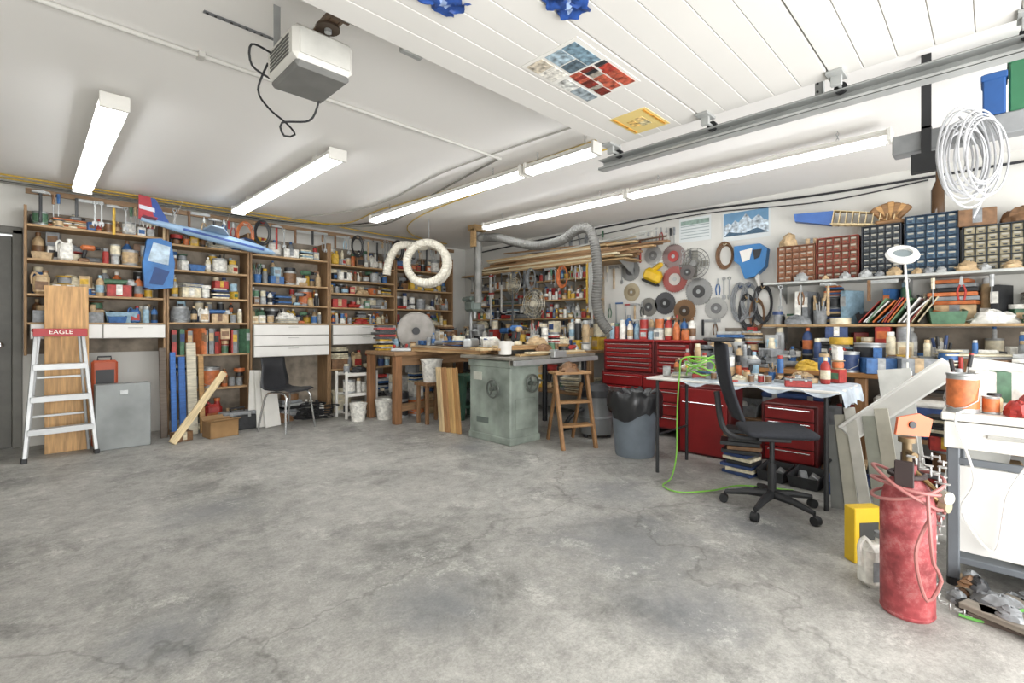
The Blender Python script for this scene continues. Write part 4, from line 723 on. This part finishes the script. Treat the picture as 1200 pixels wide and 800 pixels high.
# office chair
oc=thing('office_chair','black office swivel chair with mesh back and casters','office chair',(3.34,1.0,0),-58); oc.scale=(.94,.94,.99)
CH=mat('#24262c',.85,0,.2,60)
o=part(oc,'seat',B().box((.02,0,.51),(.45,.44,.07),0,.03),[CH]); sbv=o.modifiers.new('s','SUBSURF'); sbv.levels=1; sbv.render_levels=2
b=B();vs=[];fs=[];n=9
for i in range(9):
    t=i/8; z=.58+.5*t
    for j in range(n):
        u=j/(n-1)*2-1; ww=.19*(1-.12*(1-t)-.1*max(0,t-.85)/.15); vs.append((-.25-.11*t-.03*math.sin(t*3.1)+.035*u*u,u*ww,z-.015*u*u*(t>.9)))
for i in range(8):
    for j in range(n-1): fs.append([i*n+j,i*n+j+1,(i+1)*n+j+1,(i+1)*n+j])
o=part(oc,'backrest',b.add(vs,fs,0),[CH]); q=o.modifiers.new('s','SOLIDIFY'); q.thickness=.022; q=o.modifiers.new('b','BEVEL'); q.width=.008; q.segments=2
part(oc,'back_support',B().tube(catmull([(-.0,0,.46),(-.2,0,.45),(-.31,0,.52),(-.35,0,.75)],.03),.02,0,8),[DARK]); part(oc,'headrest_bar',B().box((-.34,0,1.09),(.16,.3,.022),0,.01),[DARK])
part(oc,'gas_column',B().cyl((0,0,.1),(0,0,.3),.026).cyl((0,0,.28),(0,0,.46),.016).bx(-.1,.1,-.07,.07,.445,.48),[DARK])
for k in range(5):
    a=rad(72*k+20); c_,s_=math.cos(a),math.sin(a)
    part(oc,'base_leg',B().tube([(0,0,.1),(.15*c_,.15*s_,.095),(.29*c_,.29*s_,.07)],[.03,.024,.015],0,8),[DARK])
    part(oc,'caster',B().cyl((.3*c_-.022*s_,.3*s_+.022*c_,.028),(.3*c_+.022*s_,.3*s_-.022*c_,.028),.028,None,0,16).cyl((.29*c_,.29*s_,.03),(.29*c_,.29*s_,.075),.008,None,0,8),[BLK])
gh=[]
for i in range(40): a=i*.62; gh.append((3.7+.11*math.cos(a)+.02*math.sin(i),1.62+.1*math.sin(a),.79+i*.0035+.02*math.sin(i*1.7)))
gh+=[(3.5,1.66,.93),(3.47,1.68,.8),(3.47,1.7,.5),(3.46,1.7,.2),(3.42,1.72,.03),(3.25,1.7,.012),(3.2,1.55,.012),(3.4,1.4,.012),(3.65,1.3,.012),(3.8,1.0,.012)]
solo('air_hose','bright green air hose coiled on table trailing down','hose',B().tube(catmull(gh,.03),.0055,0,7),[mat('#74b03f',.4,0,.05)])
# ---------------------------------------------------------------- leaning boards at right
def board(nm,l,y,x,w,h,c,lean,tilt,z=.01,th=.018): solo(nm,l,'board',B().box((0,0,h/2),(th,w,h),0,.002),[mat(c,.5,0,.14)],(x,y,z),0,'boards leaning by the workbench',(tilt,lean,0))
for i,(y,x,w,h,c,ln,ti,l) in enumerate([(.70,3.62,.07,.52,'#6d6f6c',10,-4,'dark grey metal strip leaning against the workbench'),(.62,3.6,.07,.6,'#a9a698',10,-8,'beige board leaning against the workbench'),(.54,3.57,.06,.66,'#bfbdb4',11,-10,'off white narrow board leaning against the workbench'),(.46,3.54,.07,.62,'#96988c',11,-8,'grey green board leaning against the workbench'),(.38,3.51,.07,.68,'#b5b1a2',12,-9,'pale beige board leaning against the workbench'),(.29,3.48,.07,.55,'#c9c8c2',12,-6,'white narrow board leaning against the workbench')]): board('leaning_sheet',l,y,x,w,h,c,ln,ti)
board('leaning_sheet','large white laminated sheet leaning against the workbench',.12,3.95,.26,.98,'#d0d0cb',14,8); board('leaning_sheet','tall pale grey sheet leaning against the workbench',.36,3.95,.18,.9,'#bbbbb5',14,-8)
solo('gutter','long white plastic gutter resting slanted on boards','gutter',B().box((0,0,0),(.03,.12,.68),0,.01).box((-.02,.05,0),(.03,.02,.68),0,.006),[mat('#dbdad5',.4,0,.04)],(3.7,.42,.71),0,None,(47,6,0))
solo('yellow_box','bright yellow box standing on concrete floor','box',B().box((0,0,.135),(.15,.07,.27),0,.004).bx(-.05,.05,-.037,-.035,.06,.2,1,0),[mat('#d1ad22',.45,0,.08),mat('#3b3b38',.5)],(2.93,.46,0),-40)
inst('jug',(2.68,.38,0),-40,'floor',.95,c1='white',c2='grey',label='dusty white plastic jug beside the red cylinder')
fill('y',.1,1.0,4.35,0,.6,['carton','magazine_stack','storage_tray'],'floor by leaning boards',s=(1.1,1.4),cols=['black','red','grey','brown'])
inst('angle_grinder',(3.22,.42,0),-30,'floor by leaning boards',1.3,c1='grey',c2='grey')
fill('y',-.6,-.05,3.95,0,.85,['carton','magazine_stack','storage_tray'],'floor behind the cart',s=(1.3,1.8),cols=['black','white','grey','brown','tan'])
# gas cylinder
gc=thing('gas_cylinder','worn red welding gas cylinder with hoses and chain','gas cylinder',(2.52,.25,0))
def redmat():
    m=mat('#9b4245',.55,0,.4,22).copy(); nt=m.node_tree; n=nt.nodes.new('ShaderNodeTexNoise'); n.inputs['Scale'].default_value=11; n.inputs['Detail'].default_value=11; n.inputs['Roughness'].default_value=.88
    r=nt.nodes.new('ShaderNodeValToRGB'); r.color_ramp.elements[0].position=.5; r.color_ramp.elements[1].position=.62; r.color_ramp.elements[0].color=(0,0,0,1); r.color_ramp.elements[1].color=(.75,.75,.75,1)
    x=nt.nodes.new('ShaderNodeMixRGB'); p=nt.nodes['Principled BSDF']; src=p.inputs['Base Color'].links[0].from_socket
    tc=nt.nodes.new('ShaderNodeTexCoord'); nt.links.new(tc.outputs['Object'],n.inputs['Vector']); nt.links.new(n.outputs['Fac'],r.inputs[0]); nt.links.new(r.outputs[0],x.inputs[0]); nt.links.new(src,x.inputs[1]); x.inputs[2].default_value=(.40,.2,.19,1); nt.links.new(x.outputs[0],p.inputs['Base Color']); return m
part(gc,'tank',B().lathe([(0,0),(.082,0),(.089,.01),(.09,.4),(.087,.45),(.078,.495),(.062,.53),(.045,.55),(.032,.56),(.032,.6),(0,.6)],0,36).ring((0,0,.015),.086,.005,0,36,6,'z'),[redmat()])
part(gc,'valve',B().cyl((0,0,.6),(0,0,.69),.017,None,0,12).cyl((0,0,.69),(0,0,.71),.03,None,0,12).cyl((0,0,.65),(-.06,-.03,.65),.012,None,0,10),[mat('#6c5a3f',.4,.5)])
part(gc,'gauge',B().cyl((-.02,-.11,.50),(-.035,-.13,.50),.024,None,0,22).cyl((-.0,-.0,.6),(-.02,-.11,.50),.009,None,1,8),[mat('#a9a494',.3),mat('#7c6440',.35,.6)]); part(gc,'gauge',B().cyl((.04,-.1,.45),(.03,-.125,.45),.024,None,0,22).cyl((.0,-.0,.58),(.04,-.1,.45),.009,None,1,8),[mat('#9d8f74',.3),mat('#7c6440',.35,.6)])
part(gc,'collar',B().ring((0,0,.56),.055,.011,0,28,6,'z').bx(-.09,.09,-.018,.018,.56,.575).bx(-.1,-.08,-.03,.03,.53,.63).bx(.08,.1,-.03,.03,.53,.63),[mat('#3a2f2e',.5,.3)])
hs=[]
for i in range(40): a=i*.5; r=.1+.018*abs(math.sin(i*.7)); hs.append((r*math.cos(a),r*math.sin(a),.5+.05*math.sin(i*.41)+.03*math.sin(a+i*.05)))
part(gc,'welding_hose',B().tube(catmull(hs,.03),.0065,0,7).tube(catmull([(-.09,-.07,.52),(-.14,-.08,.4),(-.13,-.09,.27),(-.09,-.11,.2),(-.12,-.07,.12),(-.15,-.04,.3),(-.1,-.085,.45)],.03),.0065,0,7).tube(catmull([(.05,-.09,.5),(.09,-.11,.42),(.12,-.09,.36),(.1,-.08,.46)],.03),.0065,0,7),[mat('#a06662',.5)])
for off in (0,1):
    ck=B();cp_=catmull([(-.06,-.07,.62),(-.01,-.115,.54),(.05,-.105,.56),(.1,-.08,.48),(.06,-.1,.38),(.095,-.07,.22),(.09,-.09,.06),(.12,-.18,.012)] if not off else [(-.08,-.02,.65),(-.09,-.08,.6),(.0,-.11,.62),(.08,-.07,.63),(.11,.0,.56),(.1,-.06,.46)],.02)
    for i,p in enumerate(cp_): ck.ring(tuple(p),.01,.003,0,10,5,'y' if i%2 else 'z',1.3)
    part(gc,'chain',ck,[mat('#a3a3a0',.35,.5)])
solo('orange_cap','flat orange plate resting on the cylinder valve','plate',B().prism([(-.065,.0),(.07,-.01),(.085,.06),(.03,.085),(-.055,.07)],-.006,.006,0).cyl((0,-.012,.04),(0,-.005,.04),.014,None,1),[mat('#c2613c',.5),DARK],(2.54,.24,.72),-45)
# white cart
ct=thing('workshop_cart','white cart with grey steel frame and drawers','cart',(2.95,-.25,0))
GF=mat('#666b70',.45,.2)
for sx in (0,.55):
    for sy in (-.36,.38): part(ct,'post',B().bx(sx-.022,sx+.022,sy-.022,sy+.022,.03,.74),[GF])
part(ct,'top',B().bx(-.04,.6,-.4,.42,.74,.775),[WHITE])
for k in range(2): d=part(ct,'drawer',B().bx(-.045,.5,-.4+k*.41,0+k*.41,.62,.735,0,.004),[WHITE]); part(d,'handle',B().bx(-.06,-.045,-.26+k*.41,-.14+k*.41,.68,.695),[mat('#a9a8a2')])
part(ct,'side_panel',B().bx(-.015,-.005,-.34,.36,.16,.54),[mat('#cfcfcb',.4,0,.04)]); part(ct,'cross_bar',B().bx(-.02,.0,-.36,.38,.545,.575),[GF]); part(ct,'end_panel',B().bx(0,.55,.385,.392,.14,.6),[mat('#b4b5b2',.4,0,.04)]); part(ct,'lower_shelf',B().bx(-.01,.56,-.36,.38,.1,.13),[GF])
for sx in (0,.55):
    for sy in (-.36,.38): part(ct,'foot',B().cyl((sx,sy,0),(sx,sy,.03),.025,None,0,12),[DARK])
PC='the white workshop cart'; z=.776
inst('paint_can',(2.98,.1,z),250,PC,.7,.95,c1='orange',c2='blue'); inst('rag',(2.98,-.07,z),30,PC,.45,.8,c1='red'); inst('rag',(3.12,-.15,z),60,PC,.7,1.2,c1='red'); inst('bottle',(3.13,.12,z),0,PC,.8,c1='white'); inst('jar',(3.07,.0,z),0,PC,.7,c1='tan'); inst('carton',(3.3,-.02,z),-80,PC,1.0,1.4,c1='white'); inst('toolbox',(3.42,-.32,z),-90,PC,.9,c1='grey'); inst('rag',(3.2,-.3,z),0,PC,.8,c1='white'); inst('tin_can',(3.0,.01,z),0,PC,.7,c1='orange'); inst('tool_cup',(3.38,.12,z),0,PC,1.0,c1='grey'); inst('small_box',(3.25,.13,z),0,PC,.8,c1='white')
solo('extension_cord','white extension cord draped down the cart side','cord',B().tube(catmull([(3.02,.05,.79),(2.9,.1,.785),(2.885,.12,.74),(2.885,.06,.5),(2.89,.1,.35),(2.9,.0,.2),(2.89,-.04,.45),(2.88,-.1,.6)],.03),.005,0,6),[mat('#e6e6e4',.4,0,.02)])
for i in range(9): solo('scrap_plank','dark weathered scrap plank lying on floor','plank',B().box((0,0,.012),(.07,.45,.024),0,.003),[WY(R.choice(['#4c4038','#5e5650','#7a7368','#3c342e']))],(2.6+.045*i,-.12-.03*i,.0 if i%2 else .025),R.uniform(-35,35)-8,'scrap planks on the floor')
for i in range(16): inst('stone',(2.62+R.random()*.35,.0+R.uniform(-.2,.12),.05 if i%3==0 else 0),R.uniform(0,180),'floor beside the cart',R.uniform(.35,.7),c1=R.choice(['grey','brown','black','tan']))
for x,y,k,c in ((2.85,.22,'tin_can','black'),(2.8,-.02,'rag','grey'),(3.1,-.1,'rag','cream')): inst(k,(x,y,.131 if x>2.9 else 0),R.uniform(0,90),'floor beside the cart',.8,c1=c)
solo('green_cord','thin green electrical cord lying on the floor','cord',B().tube(catmull([(2.62,.1,.01),(2.64,.01,.01),(2.75,-.1,.06),(2.8,-.25,.06),(2.7,-.35,.01)],.03),.006,0,6),[mat('#5a9a44')])
# ---------------------------------------------------------------- overhead things at the right
bmn=thing('overhead_beam','grey steel box beam hung by black bracket','beam',(3.3,.385,2.07)); part(bmn,'beam',B().bx(-.05,.05,-.9,0,0,.1,0,.006),[mat('#87898a',.5,.1,.2)])
part(bmn,'bracket',B().bx(-.07,-.058,-.16,-.12,-.12,.48,0).prism([(-.07,-.02),(-.058,-.02),(-.04,-.12),(-.09,-.12)],-.2,-.08,0).bx(-.07,.06,-.16,-.12,.1,.115,0),[DARK])
part(bmn,'hanger',B().bx(-.06,-.055,-.8,-.76,0,.48),[STEEL])
wc=B()
for i in range(16): wc.ring((R.uniform(-.03,.03),-.008*i+R.uniform(-.02,.02),R.uniform(-.04,.02)),.1+R.uniform(-.035,.03),.0045,0,26,5,'y',1.8)
wc.tube(catmull([(0,0,.2),(.08,-.02,.05),(.1,-.03,-.15),(.04,-.03,-.3)],.03),.0045,0,5)
solo('cable_coil','coil of white cable hanging from overhead beam','cable',wc,[mat('#b3b4b6',.45,0,.1)],(3.19,.12,1.98),-45)
for (x,y,z,sx,sy,sz,c,l) in [(3.35,-.2,2.17,.2,.3,.26,'#2f6b4a','green storage box on top of overhead beam'),(3.3,.0,2.17,.12,.08,.2,'#22508c','blue box on top of overhead beam')]:
    solo('storage_box',l,'box',B().box((0,0,sz/2),(sx,sy,sz),0,.006).box((0,0,sz-.02),(sx+.012,sy+.012,.03),0,.004),[mat(c,.5)],(x,y,z))
# ---------------------------------------------------------------- light, world, camera
def area(loc,aim,sx,sy,e,c=(1,.985,.96)):
    l=bpy.data.lights.new('daylight_fill','AREA'); l.shape='RECTANGLE'; l.size=sx; l.size_y=sy; l.energy=e; l.color=c
    o=bpy.data.objects.new('daylight_fill',l); COL.objects.link(o); o.location=loc; o.rotation_euler=(Vector(aim)-Vector(loc)).to_track_quat('-Z','Y').to_euler()
area((1.3,-1.6,1.0),(1.6,4.5,2.5),5.5,1.9,160)  # added fill lamp at the open door side, tilted up to brighten the ceiling
w=bpy.data.worlds.new('World'); bpy.context.scene.world=w; w.use_nodes=True
w.node_tree.nodes['Background'].inputs[0].default_value=(.95,.97,1,1); w.node_tree.nodes['Background'].inputs[1].default_value=1.75
cd=bpy.data.cameras.new('camera'); cam=bpy.data.objects.new('camera',cd); COL.objects.link(cam)
cam.location=(0,0,1.15); cam.rotation_euler=(rad(90),0,rad(-45)); cd.lens=16.95; cd.sensor_width=36; cd.shift_y=-.0125; cd.clip_start=.02
bpy.context.scene.camera=cam
vs_=bpy.context.scene.view_settings
try: vs_.view_transform='Standard'; vs_.exposure=.4
except Exception: pass
